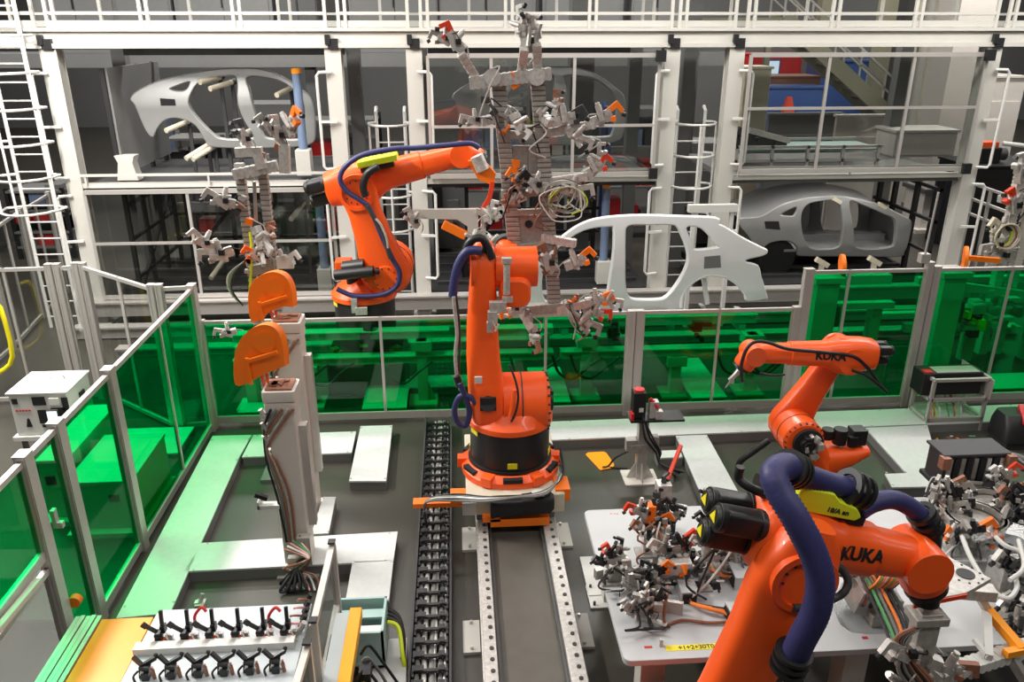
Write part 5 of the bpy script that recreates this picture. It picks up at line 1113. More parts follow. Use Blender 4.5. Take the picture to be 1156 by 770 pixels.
t = thing('lit_panel', 'small bright lit panel left in the right bay background', 'panel', P(872, 78, y=27)); q = P(872, 78, y=27); MB().box(q.x-.25, q.x+.25, 27, 27.1, q.z-.25, q.z+.3).build('frame', 'blue', t); MB().box(q.x-.2, q.x+.2, 26.98, 27.0, q.z-.2, q.z+.25).build('light', 'screen', t); MB().box(q.x-.05, q.x+.05, 27, 27.1, 0, q.z-.25).build('pole', 'dark_grey', t)
t = thing('signal_cone', 'red-orange marker standing beyond the right bay', 'marker', P(890, 118, y=22.5)); q = P(890, 118, y=22.2); b = MB(); b.cyl((q.x, 22.2, q.z-.25), (q.x, 22.2, q.z+.2), .2, .08, n=16); b.build('cone', 'red_orange', t); MB().box(q.x-.06, q.x+.06, 22.15, 22.25, 0, q.z-.25).build('stem', 'dark', t)
for k in range(5):
    px = (1030, 1042, 1050, 1058, 1036)[k]; x = P(px, 60, y=22+k*.6).x; tag(MB().cyl((x, 22+k*.6, 0), (x, 22+k*.6, 9), .09+.03*(k % 2), n=14).build('riser_pipe', ('cream', 'white_paint', 'cream', 'column_paint', 'olive')[k]), ('slim cream riser pipe left in the pipe bundle beside the broad column', 'white riser pipe in the pipe bundle beside the broad column', 'cream riser pipe in the middle of the pipe bundle', 'pale riser pipe nearest the broad column', 'olive riser pipe deepest in the pipe bundle')[k], 'pipe')
# hose rig and glass shelf in the right upper bay
t = thing('test_bench', 'glass-sided conveyor bench on the right upper store floor', 'bench', (6.5, 15.4, Z1)); x0, x1 = PX[4]+.4, PX[5]-1.2
for zz in (Z1+.1, Z1+.35): 
    MB().box(x0, x1, 14.9, 14.96, zz, zz+.05).build('rail', 'alu', t); MB().box(x0, x1, 16.0, 16.06, zz, zz+.05).build('rail', 'alu', t)
MB().box(x0, x1, 14.96, 16.0, Z1+.30, Z1+.33).build('bed', 'teal_paint', t)
for k in range(5): MB().box(x0+.05+k*(x1-x0-.15)/4, x0+.1+k*(x1-x0-.15)/4, 14.9, 14.96, Z1-.04, Z1+.4).build('leg', 'alu', t)
t = thing('loose_machine_part', 'dark machine arm lying left on the glass-sided bench', 'machine part', (5.5, 15.4, Z1+.33)); b = MB()
for k in range(14): b.bx((5.15+k*.08+rnd.uniform(-.05, .05), 15.4+rnd.uniform(-.2, .2), Z1+.62-k*.022+rnd.uniform(-.04, .06)), (rnd.uniform(.08, .2), .25, rnd.uniform(.06, .2)), Matrix.Rotation(.4, 3, 'Y'))
b.box(5.1, 6.3, 15.3, 15.5, Z1+.33, Z1+.5); b.build('arm_body', 'dark', t); MB().bar((5.5, 15.2, Z1+.65), (6.3, 15.2, Z1+.45), .1).build('cover', 'silver', t)
# right of the platform
blk('machine_block', 'black machine block right of the last platform post', 'machine', (1100, 190), (1170, 280), 17.5, 1.4, 'black')
blk('machine_block', 'pale drum housing above the black block at right', 'machine', (1118, 88), (1150, 130), 20, 1.2, 'column_paint'); 
t = thing('guard_fence', 'grey tube guard fence right of the last platform post', 'fence', (10.3, 14.6, 0)); a, c = P(1100, 208, y=14.9), P(1150, 225, y=13.6); b = MB()
for dz in (0, -.28, -.56): b.bar(a+Z*dz, c+Z*dz, .045)
b.build('rail', 'alu', t)
for q in (a.lerp(c, .4), a.lerp(c, .95), a): MB().box(q.x-.025, q.x+.025, q.y-.025, q.y+.025, 0, q.z).build('post', 'alu', t)
t = thing('motor_unit', 'black motor with orange bracket and white pipe on the black block at right', 'motor', P(1118, 176, y=18)); q = P(1112, 178, y=18); zt = P(1100, 190, y=17.5).z+.05
MB().box(q.x-.25, q.x+.25, 17.8, 18.3, zt, zt+.35).build('housing', 'black', t, bev=.03); MB().cyl((q.x+.25, 18, zt+.18), (q.x+.45, 18, zt+.18), .14).build('end_cap', 'dark', t); MB().box(q.x-.55, q.x+.2, 17.9, 18.2, zt+.35, zt+.46).build('bracket', 'orange', t); MB().tube([(q.x+.2, 17.8, zt+.45), (q.x+.7, 17.7, zt+.4), (q.x+.8, 17.7, zt+.3), (q.x+.75, 17.7, zt)], .05, 8).build('pipe', 'white', t)
# ================================================================ fixture tables at lower right
TZ = .80
def table(lab, x0, x1, y0, y1, r=.06):
    t = thing('fixture_table', lab, 'table', ((x0+x1)/2, (y0+y1)/2, 0)); poly = []
    for cx, cy, a0 in ((x1-r, y1-r, 0), (x0+r, y1-r, PI/2), (x0+r, y0+r, PI), (x1-r, y0+r, 1.5*PI)):
        for k in range(6): a = a0+PI/2*k/5; poly.append((cx+r*math.cos(a), cy+r*math.sin(a), TZ-.05))
    MB().prism(poly, (0, 0, .05)).build('tabletop', 'table_paint', t, bev=.005)
    MB().box(x0+.12, x1-.12, y0+.1, y1-.1, TZ-.12, TZ-.05).build('under_frame', 'dark_grey', t)
    for x in (x0+.25, x1-.25):
        for y in (y0+.22, y1-.25):
            b = MB(); b.box(x-.09, x+.09, y-.09, y+.09, .02, TZ-.12); b.prism([(x+.09, y-.01, .02), (x+.24, y-.01, .02), (x+.09, y-.01, .4)], (0, .02, 0)); b.build('leg', 'white_paint', t)
            b = MB(); b.box(x-.22, x+.22, y-.16, y+.16, 0, .02); f = b.build('foot_plate', 'white', t)
            b = MB()
            for sx in (-.18, .18):
                for sy in (-.12, .12): b.cyl((x+sx, y+sy, .02), (x+sx, y+sy, .055), .013, n=8)
            b.each('anchor_bolt', 'dark', f)
    return t
T1 = table('light grey fixture table with rounded corners beside the robot rail', 1.10, 3.14, 4.42, 6.33)
T2 = table('light grey fixture table at the right edge beyond the hanging gripper', 3.30, 5.6, 4.40, 6.33)
for (a, b_, c_, d) in ((665, 690, 627, 672),):
    p, q = P(a, d, z=.03), P(b_, c_, z=.03); MB().box(p.x, p.x+.2, p.y, q.y, 0, .03).build('foot_plate', 'white', T1)
tp = lambda px, py, z=TZ: P(px, py, z=z)
m = tp(782, 731); b = MB(); b.box(tp(752, 734).x, m.x+.22, m.y-.025, m.y+.03, TZ, TZ+.002); st = b.build('label_strip', 'yellow', T1)
text('lettering', '+1+2+30T0+V', frame((tp(792, 733).x, m.y, TZ+.003), X, Y), .055, 'dark', st, .001, .0005)
MB().box(tp(727, 730).x, tp(736, 730).x, tp(731, 731).y-.008, tp(731, 731).y+.012, TZ, TZ+.003).build('red_mark', 'red', T1)
MB().box(tp(975, 718).x-.02, tp(975, 718).x+.02, tp(960, 721).y-.012, tp(960, 721).y+.012, TZ, TZ+.003).build('red_mark', 'red', T1)
b = MB()
for px in (690, 694, 697): q = tp(px, 580); b.box(q.x-.01, q.x+.008, q.y-.012, q.y+.012, TZ, TZ+.002)
b.each('red_writing', 'pink', T1)
tag(MB().box(*(lambda q: (q.x-.012, q.x+.012, q.y-.012, q.y+.012))(tp(746, 729)), TZ, TZ+.06).build('locating_pin', 'silver'), 'small silver pin standing near the yellow strip on the table', 'pin')

def fixture(lab, px, py, h, clamps, mt='silver', w=.06, foot=.16, extra=0, seed=0, z=TZ, arm=None):
    q = tp(px, py, z); t = thing('clamp_fixture', lab, 'fixture', q); r = random.Random(seed)
    MB().box(q.x-foot/2, q.x+foot/2, q.y-foot*.4, q.y+foot*.4, z, z+.02).build('foot_plate', 'cast', t)
    b = MB(); perf(b, q+Z*.02, q+Z*h, w) if h > .25 else b.box(q.x-w, q.x+w, q.y-w*.8, q.y+w*.8, z+.02, z+h); b.build('column', mt, t)
    if arm: b = MB(); perf(b, q+Z*h*.9, q+Vector(arm)+Z*h*.9, w*.8); b.build('arm', 'cast', t)
    clamps = list(clamps)+[(ox+r.uniform(-.09, .09), oy+r.uniform(-.08, .03), oz*r.uniform(.35, .9), r.uniform(-1, 1), r.uniform(-.6, 0), r.uniform(-.2, .8), s*r.uniform(.75, 1), r.choice(['dark', 'black', 'steel', cl, 'cast'])) for ox, oy, oz, dx, dy, dz, s, cl in clamps[:3]]
    for i, (ox, oy, oz, dx, dy, dz, s, cl) in enumerate(clamps): clamp(t, q+Vector((ox, oy, oz)), (dx, dy, dz), s*.66, cl, seed*7+i, body=r.choice(['silver', 'cast', 'dark', 'steel', 'black']))
    b = MB()
    for k in range(extra+4): b.bx(q+Vector((r.uniform(-.12, .12), r.uniform(-.1, .1), r.uniform(.05, h))), (r.uniform(.02, .07), r.uniform(.02, .06), r.uniform(.02, .09)), Matrix.Rotation(r.uniform(-.6, .6), 3, 'Z'))
    if extra: b.each('valve_block', r.choice(['cast', 'dark', 'steel']), t)
    for k in range(3): a = q+Vector((r.uniform(-.1, .1), -.08, h*.8)); MB().tube([a, a+Vector((r.uniform(-.2, .2), -.1, -.1)), a+Vector((r.uniform(-.2, .2), -.14, -h*.5)), q+Vector((r.uniform(-.25, .25), -.16, .02))], .009, 6, sm=5).build('hose', r.choice(['black', 'black', 'copper', 'white', 'silver']), t)
    return t
O, RO, B_, S_ = 'orange_bright', 'red_orange', 'black', 'silver'
fixture('grey block fixture with orange-black double clamp at the table left edge', 692, 655, .24, [(0, 0, .22, -.6, -.2, .6, .75, RO), (.05, .02, .22, -.2, .1, .8, .7, B_)], 'cast', .06, .2, 4, 1)
fixture('low black fixture with several clamps near the table left edge', 722, 668, .22, [(0, 0, .12, .3, -.2, .9, .8, B_), (-.08, 0, .12, -.4, 0, .8, .8, RO), (.1, .02, .14, .8, -.2, .5, .8, O), (.02, -.08, .05, -.3, -.5, .6, .7, B_)], 'dark', .05, .2, 8, 2)
fixture('upright silver fixture with orange block near its top, back left on the table', 729, 625, .46, [(0, 0, .42, -1, -.1, .1, .9, RO), (0, 0, .44, .8, -.2, .3, .8, B_), (0, -.02, .28, -.7, -.3, .2, .8, RO), (0, 0, .30, .9, -.2, .2, .9, O), (0, 0, .15, .3, -.6, .3, .9, O)], S_, .065, .18, 5, 3)
q = tp(729, 625)
MB().bx(q+Vector((0, -.02, .43)), (.09, .09, .14)).build('stop_block', O, bpy.data.objects['clamp_fixture.002'])
fixture('fixture with a long red-brown lever pointing up at the back of the table', 745, 600, .42, [(0, 0, .38, .2, .2, .9, .8, B_), (0, 0, .3, .6, -.2, -.3, .9, S_), (.05, .0, .25, -.4, -.3, .2, .8, B_)], 'cast', .07, .18, 6, 4)
q = tp(745, 600); b = MB(); b.bar(q+Z*.42, q+Vector((.20, .25, .72)), .03); b.build('lever', 'red_orange', bpy.data.objects['clamp_fixture.003']); MB().bx(q+Z*.44, (.12, .12, .12)).build('lever_block', 'silver', bpy.data.objects['clamp_fixture.003'])
fixture('silver fixture with bright orange jaws in the middle of the cluster', 757, 648, .3, [(0, 0, .24, -.8, -.2, .2, 1, O), (0, 0, .26, .8, -.1, .4, 1, RO), (0, -.05, .12, .2, -.8, .2, .9, O)], S_, .09, .22, 7, 5)
b = MB(); q = tp(760, 660); b.bx(q+Z*.17, (.26, .12, .14)); b.build('cover', 'silver', bpy.data.objects['clamp_fixture.004'], bev=.02)
fixture('small alu fixture on an angled rail at the front of the cluster', 728, 695, .2, [(0, 0, .15, -.2, -.3, .8, .7, S_), (.06, 0, .12, .5, -.2, .6, .7, B_), (-.05, 0, .06, -.7, -.3, .3, .7, S_)], S_, .05, .14, 4, 6)
q = tp(730, 698); b = MB(); b.bar(q+Vector((-.05, .0, .02)), q+Vector((.12, -.12, .02)), .05, .03); b.bar(q+Vector((.05, .1, .05)), q+Vector((.28, .02, .05)), .03, .12); b.build('rail', 'alu', bpy.data.objects['clamp_fixture.005'])
fixture('tall slim alu post with an orange tip standing on the table', 793, 664, .86, [(0, -.02, .72, -.4, 0, .9, .9, O), (0, -.03, .5, .8, -.3, 0, .7, 'cast'), (0, -.03, .3, .7, -.3, .2, .7, B_), (.0, -.03, .62, -.8, -.1, .5, .7, B_)], 'alu', .06, .14, 3, 7)
fixture('low fixture with orange slanting blocks right of the bright orange jaws', 776, 645, .2, [(0, 0, .15, -.3, -.2, .7, .9, O), (.06, -.03, .1, .4, -.4, .5, .8, O)], 'cast', .05, .16, 5, 8)
fixture('silver fixture with film-wrapped block left of the big robot elbow', 822, 640, .26, [(0, 0, .2, .7, -.3, .4, .9, S_), (-.05, 0, .1, -.4, -.4, .6, .8, 'white')], S_, .1, .24, 8, 9)
q = tp(828, 650); b = MB(); b.loft([(q+Z*.0+X*.02, X, Y, .36, .26, 3), (q+Z*.18+X*.0, X, Y, .30, .2, 3), (q+Z*.3-X*.05, X, Y, .12, .1, 2)], 14); b.v = [v+Vector((random.uniform(-.03, .03), random.uniform(-.03, .03), random.uniform(-.025, .025) if v.z > TZ+.01 else 0)) for v in b.v]; tag(b.build('plastic_wrap', 'film', ang=10), 'clear plastic film over the silver fixture left of the big robot elbow', 'plastic film')
# cable ducts on the table
def gduct(lab, q0, q1, w, h, cab):
    a, c = tp(*q0), tp(*q1); t = thing('cable_duct', lab, 'cable duct', (a+c)/2); d = (c-a).normalized(); MB().bar(a+Z*h/2, c+Z*h/2, w, h).build('channel', 'table_paint', t)
    MB().bar(a+Z*(h+.004), c+Z*(h+.004), w*1.04, .008).build('lid', 'table_paint', t); MB().bar(c+Z*h/2-d*.001, c+Z*h/2+d*.012, w*.8, h*.85).build('end_opening', 'black_matte', t)
    for i, (ex, ey, mt) in enumerate(cab): e = tp(ex, ey); MB().tube([c+Z*h*.5-d*.04, c+d*.05+Z*h*.5, (c+d*.1).lerp(e, .4)+Z*.06, e.lerp(c, .15)+Z*.04, e+Z*.04], .014, 7, sm=6).build('cable', mt, t)
gduct('grey cable duct with orange cables leading towards the camera on the table', (764, 640), (778, 681), .13, .09, [(822+i*2, 699-i, mt) for i, mt in enumerate(('cable_orange', 'cable_orange', 'cable_orange', 'black', 'black'))])
gduct('grey cable duct along the table front, cables entering from the left', (905, 690), (822, 700), .16, .09, [])
gduct('grey cable duct along the table back, orange and green cables at its end', (895, 655), (825, 657), .2, .11, [(796, 645-i*2, mt) for i, mt in enumerate(('cable_orange', 'cable_orange', 'green_cable', 'cable_orange'))])
tag(MB().tube([tp(822, 702, .82), tp(800, 703, .82), tp(770, 700, .82), tp(752, 705, .82), tp(750, 690, .9), tp(753, 672, 1.0), tp(754, 662, 1.0)], .012, 7, sm=5).build('loose_cable', 'copper'), 'brown cable looping from the front duct to the clamps', 'cable')
# film-wrapped valve terminal under the wrist
t = thing('valve_terminal', 'film-wrapped valve terminal with orange wires at the right end of the table front', 'valve terminal', tp(985, 690)); q = tp(982, 690)
b = MB(); b.bx(q+Z*.12, (.34, .22, .2), Matrix.Rotation(.3, 3, 'Y')); b.bx(q+Vector((.02, -.12, .05)), (.2, .12, .1)); b.build('body', 'cast', t, bev=.01)
for k in range(8): MB().bx(q+Vector((-.14+k*.035, -.1, .2-.01*k)), (.022, .06, .09), Matrix.Rotation(.3, 3, 'Y')).build('valve', 'silver' if k % 2 else 'dark', t)
for k in range(10): 
    a = q+Vector((-.1+.02*k, -.06, .24)); MB().tube([a, a+Vector((.05, -.04, .12)), a+Vector((.12, .05, .18)), a+Vector((.1+.01*k, .2, .2))], .01, 6, sm=5).build('wire', ('cable_orange', 'green_cable', 'cable_orange', 'pink', 'copper')[k % 5], t)
b = MB(); b.loft([(q+Vector((.0, -.05, 0)), X, Y, .55, .42, 3), (q+Vector((-.03, -.02, .2)), X, Y, .44, .3, 3), (q+Vector((-.08, .02, .36)), X, Y, .2, .16, 2)], 14); b.v = [v+Vector((random.uniform(-.03, .03), random.uniform(-.03, .03), random.uniform(-.025, .025) if v.z > TZ+.01 else 0)) for v in b.v]; tag(b.build('plastic_wrap', 'film', ang=8), 'clear plastic film over the valve terminal under the robot wrist', 'plastic film')
for k in range(6): 
    r = random.Random(k); MB().tube([tp(935, 640, 1.0), tp(950+3*k, 650, 1.1), tp(965+4*k, 640, 1.15), tp(990+6*k, 690, 1.0), tp(1010+5*k, 735, .9)], .014, 6, sm=6).build('cable', ('black', 'green_cable', 'cable_grey', 'cable_orange', 'black', 'dark')[k], t)

# gripper hanging from the front robot wrist
fl = D['flange']; h = D['h']; t = thing('hanging_gripper', 'silver gripper plate and pole hanging from the wrist of the nearest robot', 'robot gripper', fl)
gp = lambda px, py, y: P(px, py, y=y)
c0, c1, c2, c3 = P(1030, 686, z=1.53), P(1068, 632, z=1.53), P(1118, 658, z=1.53), P(1090, 674, z=1.53)
b = MB(); b.prism([c0, c3, c2, c1], (0, 0, .035)); pl_ = b.build('flange_plate', 'silver', t, bev=.004)
b = MB(); b.prism([c0+Z*.0-Y*.012, c3-Y*.012, c3, c0], (0, 0, .03)); b.build('plate_edge', 'red_orange', pl_)
cc = (c1+c2+c3)/3; cc = P(1090, 648, z=1.566); MB().cyl(cc, cc+Z*.004, .058, n=26).build('centre_hole', 'dark', pl_)
b = MB()
for k in range(10): a = 2*PI*k/10; b.cyl(cc+Vector((.1*math.cos(a), .1*math.sin(a), -.001)), cc+Vector((.1*math.cos(a), .1*math.sin(a), .003)), .008, n=8)
b.each('screw_hole', 'dark', pl_)
MB().cyl(fl, (fl.x, fl.y, 1.565), .09, n=24).build('adapter', 'black', t)
p0 = P(1048, 688, z=1.5); b = MB(); b.bar(p0, (p0.x, p0.y, .98), .14, .12, up=Y); b.bx((p0.x, p0.y, 1.45), (.22, .16, .06)); b.bx((p0.x, p0.y, 1.0), (.18, .18, .05)); b.build('pole', 'cast', t, bev=.008)
for i in range(8): 
    r = random.Random(i+5); MB().tube([(p0.x-.05, p0.y-.05, 1.42), (p0.x-.16-.01*i, p0.y-.08, 1.34), (p0.x-.2+.02*i, p0.y-.12, 1.15), (p0.x-.1+.02*i, p0.y-.14, 1.0), (p0.x-.02*i, p0.y-.1, .86)], .014, 6, sm=5).build('cable', r.choice(['black', 'dark', 'steel', 'copper']), t)
for i, (dx, dz) in enumerate(((-1, .2), (.7, -.2), (-.6, -.7), (.3, -.9))): clamp(t, (p0.x+(.05 if dx > 0 else -.06), p0.y-.06, 1.2-.08*i), (dx, -.2, dz), .8, ('silver', 'copper', 'silver', 'copper')[i], 200+i)
b = MB(); perf(b, P(1056, 764, z=.95), P(1170, 728, z=.95), .1, .07); b.build('perforated_beam', 'white', t)
ta, tb, tc = P(1114, 688, z=1.1), P(1116, 742, z=1.02), P(1153, 734, z=1.02)
b = MB(); b.bar(ta, tb, .05); b.bar(tb, P(1100, 722, z=1.05), .03); b.build('triangle_leg', 'white', t); b = MB(); b.bar(ta, tc, .06); b.bar(tc, tb.lerp(tc, .5), .05); b.build('triangle_brace', 'amber', t)
b = MB(); b.bar(P(1105, 672, z=1.25), ta, .05); b.bx(P(1100, 668, z=1.3), (.26, .1, .08), Matrix.Rotation(-.2, 3, 'Z')); b.build('bracket', 'silver', t)
MB().bar(P(1140, 740, z=.95), P(1160, 772, z=.8), .06).build('side_beam', 'cast', t)
# ---- things on the right table
t = thing('cylinder_block', 'dark engine-like block with ribbed face at the back of the right table', 'machine part', tp(1085, 560)); a, c = tp(1060, 551), tp(1136, 555); y0 = a.y
b = MB(); b.box(a.x, c.x, y0, y0+.28, TZ+.02, TZ+.36); b.box(a.x-.03, c.x+.03, y0-.02, y0+.3, TZ+.34, TZ+.37); b.box(a.x-.04, c.x+.04, y0-.05, y0+.3, TZ, TZ+.05); bo = b.build('body', 'dark', t, bev=.01); MB().box(a.x+.05, c.x-.05, y0+.02, y0+.24, 0, TZ).build('pedestal', 'dark_grey', t)
for k in range(9): x = a.x+.05+k*(c.x-a.x-.1)/8; MB().box(x-.02, x+.02, y0-.02, y0, TZ+.07, TZ+.32).build('rib', 'black_matte' if k % 2 else 'steel', bo)
for x in (a.x-.02, c.x+.02): MB().bx((x, y0-.03, TZ+.3), (.08, .08, .12)).build('end_bracket', 'copper', t)
b = MB(); b.bar((a.x-.08, y0-.08, TZ+.12), (c.x+.1, y0-.08, TZ+.02), .06, .05); b.build('front_bar', 'cast', t)
def drum(lab, px, py, r, hh, mt, z=TZ):
    q = tp(px, py, z); d = thing('ring_fixture', lab, 'fixture', q); MB().ring(q+Z*.02, Z, r, r*.86, hh, 36).build('ring', mt, d); MB().cyl(q, q+Z*(hh*.7), r*.8, n=32).build('core', 'cast', d); MB().ring(q+Z*(hh+.0), Z, r*1.04, r*.9, .02, 36).build('rim', 'silver', d)
    for k in range(3): clamp(d, q+Vector((r*math.cos(k*2.1+.5), r*math.sin(k*2.1+.5), hh)), (math.cos(k*2.1), math.sin(k*2.1), .3), .5, 'dark' if k == 1 else O, px+k)
drum('larger round steel ring fixture on the right table with orange clamps', 1097, 598, .25, .14, 'steel'); drum('smaller round steel ring fixture behind the larger one on the right table', 1118, 578, .2, .12, 'steel')
fixture('orange-tipped fixture at the left back corner of the right table', 1052, 580, .3, [(0, 0, .25, .8, -.1, .2, 1.1, O), (0, 0, .2, -.3, -.3, .6, 1, S_), (.1, 0, .15, .9, -.3, -.2, 1, B_)], S_, .08, .2, 6, 20)
fixture('orange fixture in front of the larger ring fixture', 1082, 622, .2, [(0, 0, .15, .9, -.1, .3, 1.2, O), (.1, 0, .1, .9, -.2, -.1, 1, O), (-.1, -.05, .15, -.6, -.3, .4, 1, O)], 'cast', .08, .22, 5, 21)
fixture('white-capped fixture near the right edge of the photo beside the ring fixtures', 1140, 590, .3, [(0, 0, .25, -.8, -.2, .3, 1.1, RO), (0, 0, .28, .5, -.1, .6, 1, 'white'), (0, 0, .15, -.5, -.4, 0, 1.1, O)], 'dark', .08, .2, 8, 22)
fixture('dark fixture between the ring fixtures and the engine-like block', 1120, 562, .22, [(0, 0, .2, .7, -.2, .5, 1, RO), (0, 0, .15, -.5, -.2, .6, 1, 'white')], 'dark', .08, .2, 8, 23)
fixture('silver fixture under clear film at the right end of the right table', 1135, 660, .22, [(0, 0, .2, -.7, -.3, .3, 1.2, S_), (.05, 0, .15, .5, -.5, .4, 1.1, S_)], S_, .12, .3, 8, 24)
fixture('silver block fixture in front of the film-covered one at right', 1150, 700, .16, [(0, 0, .12, -.8, -.2, .2, 1.1, S_), (-.1, -.1, .1, -.4, -.6, .2, 1, B_)], 'cast', .12, .3, 6, 25)
q = tp(1128, 648); b = MB(); b.loft([(q+Vector((.15, 0, 0)), X, Y, .95, .62, 3), (q+Vector((.1, .03, .22)), X, Y, .75, .45, 3), (q+Vector((.15, .02, .38)), X, Y, .3, .2, 2)], 16); b.v = [v+Vector((random.uniform(-.03, .03), random.uniform(-.03, .03), random.uniform(-.025, .025) if v.z > TZ+.01 else 0)) for v in b.v]; tag(b.build('plastic_wrap', 'film', ang=8), 'large sheet of clear film over the fixtures of the right table', 'plastic film')
for k, (pts, mt, lab) in enumerate((([(1086, 606), (1095, 628), (1108, 650), (1122, 668), (1138, 676), (1148, 664), (1146, 650)], 'white', 'white air tube running down beside the flange plate'), ([(1124, 606), (1135, 616), (1150, 622), (1160, 630)], 'white', 'white air tube at the right edge above the film'), ([(1150, 610), (1156, 640), (1140, 655)], 'white', 'white air tube looping at the right edge'))):
    tag(MB().tube([P(a, c, z=1.22-.012*i) for i, (a, c) in enumerate(pts)], .018, 8, sm=5).build('air_tube', mt), lab, 'tube')
# ================================================================ other things in the cell
t = thing('laser_stand', 'grey pedestal stand carrying a black laser head with a red top', 'stand', tp(722, 538, 0)); q = tp(722, 540, 0)
b = MB(); b.box(q.x-.2, q.x+.2, q.y-.17, q.y+.17, 0, .02); b.build('foot_plate', 'column_paint', t)
b = MB(); b.box(q.x-.055, q.x+.055, q.y-.055, q.y+.055, .02, .78)
for a in range(4): d = Vector((math.cos(a*PI/2), math.sin(a*PI/2), 0)); n_ = Vector((-d.y, d.x, 0)); b.prism([q+d*.05+Z*.02-n_*.008, q+d*.16+Z*.02-n_*.008, q+d*.05+Z*.24-n_*.008], n_*.016)
b.build('pedestal', 'alu', t)
b = MB(); b.bx(q+Z*.42, (.26, .12, .1)); b.bx(q+Vector((.13, 0, .46)), (.12, .1, .2)); b.bx(q+Vector((-.13, 0, .46)), (.12, .1, .14)); b.build('side_boxes', 'cast', t)
b = MB(); b.bx(q+Vector((.14, .02, .80)), (.62, .26, .025)); b.build('shelf', 'black', t)
b = MB(); b.bx(q+Vector((-.07, 0, .98)), (.15, .14, .32)); hd_ = b.build('laser_head', 'black', t, bev=.012); MB().cyl(q+Vector((-.07, 0, 1.14)), q+Vector((-.07, 0, 1.165)), .06, n=20).build('red_top', 'red', hd_); MB().bx(q+Vector((-.05, -.072, .93)), (.05, .006, .05)).build('sticker', 'white', hd_)
MB().bx(q+Vector((-.15, -.05, .85)), (.03, .1, .1)).build('side_plate', 'red', t)
b = MB(); b.bx(q+Vector((.1, -.02, .92)), (.1, .1, .2)); b.bx(q+Vector((.16, -.05, .86)), (.08, .08, .1)); b.build('lens_unit', 'silver', t); MB().cyl(q+Vector((.05, -.03, 1.05)), q+Vector((.14, -.06, .95)), .025).build('red_connector', 'red', t)
for k in range(4): MB().tube([q+Vector((-.03, -.07, .85)), q+Vector((.0+.03*k, -.12, .6)), q+Vector((.14+.02*k, -.1, .4)), q+Vector((.2, -.1, .25)), q+Vector((.34+.05*k, -.1, .12)), q+Vector((.42, -.02+.05*k, .02))], .012, 6, sm=6).build('cable', ('black', 'cable_grey', 'black', 'dark')[k], t)
MB().tube([q+Vector((-.1, 0, .4)), q+Vector((-.3, -.02, .3)), q+Vector((-.36, .1, .12)), q+Vector((-.38, .25, .02)), q+Vector((-.1, .2, .02))], .012, 6, sm=6).build('cable', 'black', t)
tag(MB().prism([P(a, c, z=.0) for a, c in ((661, 514), (664, 512), (682, 511), (685, 513), (694, 526), (692, 529), (679, 532), (676, 530))], (0, 0, .02)).build('floor_pad', 'amber', bev=.008), 'flat orange pad lying on the dark floor left of the laser stand', 'pad')
# monitor stand at the right fence
t = thing('monitor_stand', 'aluminium frame stand holding a black box in front of the tall fence at right', 'stand', P(1075, 490, z=0)); y0, y1 = 9.05, 9.45
xa, xb = P(1047, 470, y=y0).x, P(1108, 470, y=y0).x; zt = P(1047, 430, y=y0).z; zm = P(1047, 452, y=y0).z
b = MB()
for x in (xa, xb):
    for y in (y0, y1): b.bar((x, y, 0), (x, y, zt), .04, up=Y)
for z_ in (zt, zm, .18):
    for y in (y0, y1): b.bar((xa, y, z_), (xb, y, z_), .04)
    for x in (xa, xb): b.bar((x, y0, z_), (x, y1, z_), .04)
b.build('frame', 'alu', t); b = MB(); b.box(xa-.1, xb-.04, y0+.08, y1-.04, zm+.03, zt+.06); bx_ = b.build('black_box', 'black', t, bev=.01); MB().box(xa-.08, xa+.03, y0+.1, y0+.2, zt+.06, zt+.075).build('red_strip', 'red', bx_); MB().box(xa+.08, xb-.08, y0+.1, y1-.1, zt+.06, zt+.065).build('lid', 'alu', bx_)
MB().box(xb+.02, xb+.03, y0-.05, y1+.25, zm, zt).build('side_sheet', 'alu', t)
for k in range(9): r = random.Random(k); a = Vector((xa+.05+r.uniform(0, .4), y0+.2, zm)); MB().tube([a, a+Vector((r.uniform(-.1, .1), -.1, -.25)), a+Vector((r.uniform(-.15, .15), -.2, -.5)), Vector((a.x+r.uniform(-.2, .3), y0-.25+r.uniform(-.1, .1), .02))], .009, 6, sm=6).build('cable', ('cable_orange', 'lime', 'white', 'copper', 'cable_orange', 'green_cable', 'cable_grey', 'cable_orange', 'white')[k], t)
t = thing('welding_source', 'black and red power unit at the right edge beyond the monitor stand', 'power unit', P(1145, 490, z=0)); q = P(1142, 500, z=0); b = MB(); b.loft([(q+Vector((0, 0, .1)), X, Y, .5, .44, 6), (q+Vector((0, .02, .3)), X, Y, .46, .4, 6), (q+Vector((0, .06, .42)), X, Y, .4, .26, 5)]); b.build('housing', 'black', t); MB().bar(q+Vector((.0, -.19, .36)), q+Vector((.1, .1, .47)), .1, .05).build('red_handle', 'red', t); MB().bx(q+Vector((.16, .02, .43)), (.16, .26, .06)).build('side_cover', 'mid_grey', t); MB().box(q.x-.2, q.x+.2, q.y-.18, q.y+.18, 0, .1).build('base', 'dark', t)
for k in range(4): tag(MB().tube([P(1065+k*6, 545, z=.02)+Vector((0, .1*k, 0)), P(1090+k*8, 527-2*k, z=.03), P(1110+4*k, 520, z=.12), P(1130, 512-2*k, z=.03), P(1158, 515+3*k, z=.02)], .03 if k < 2 else .016, 8, sm=6).build('floor_hose', ('dark', 'cable_grey', 'black', 'cable_grey')[k]), ('thick dark hose curling on the floor below the power unit', 'thick grey hose curling on the floor below the power unit', 'thin black cable curling on the floor below the power unit', 'thin grey cable on the floor below the power unit')[k], 'hose')

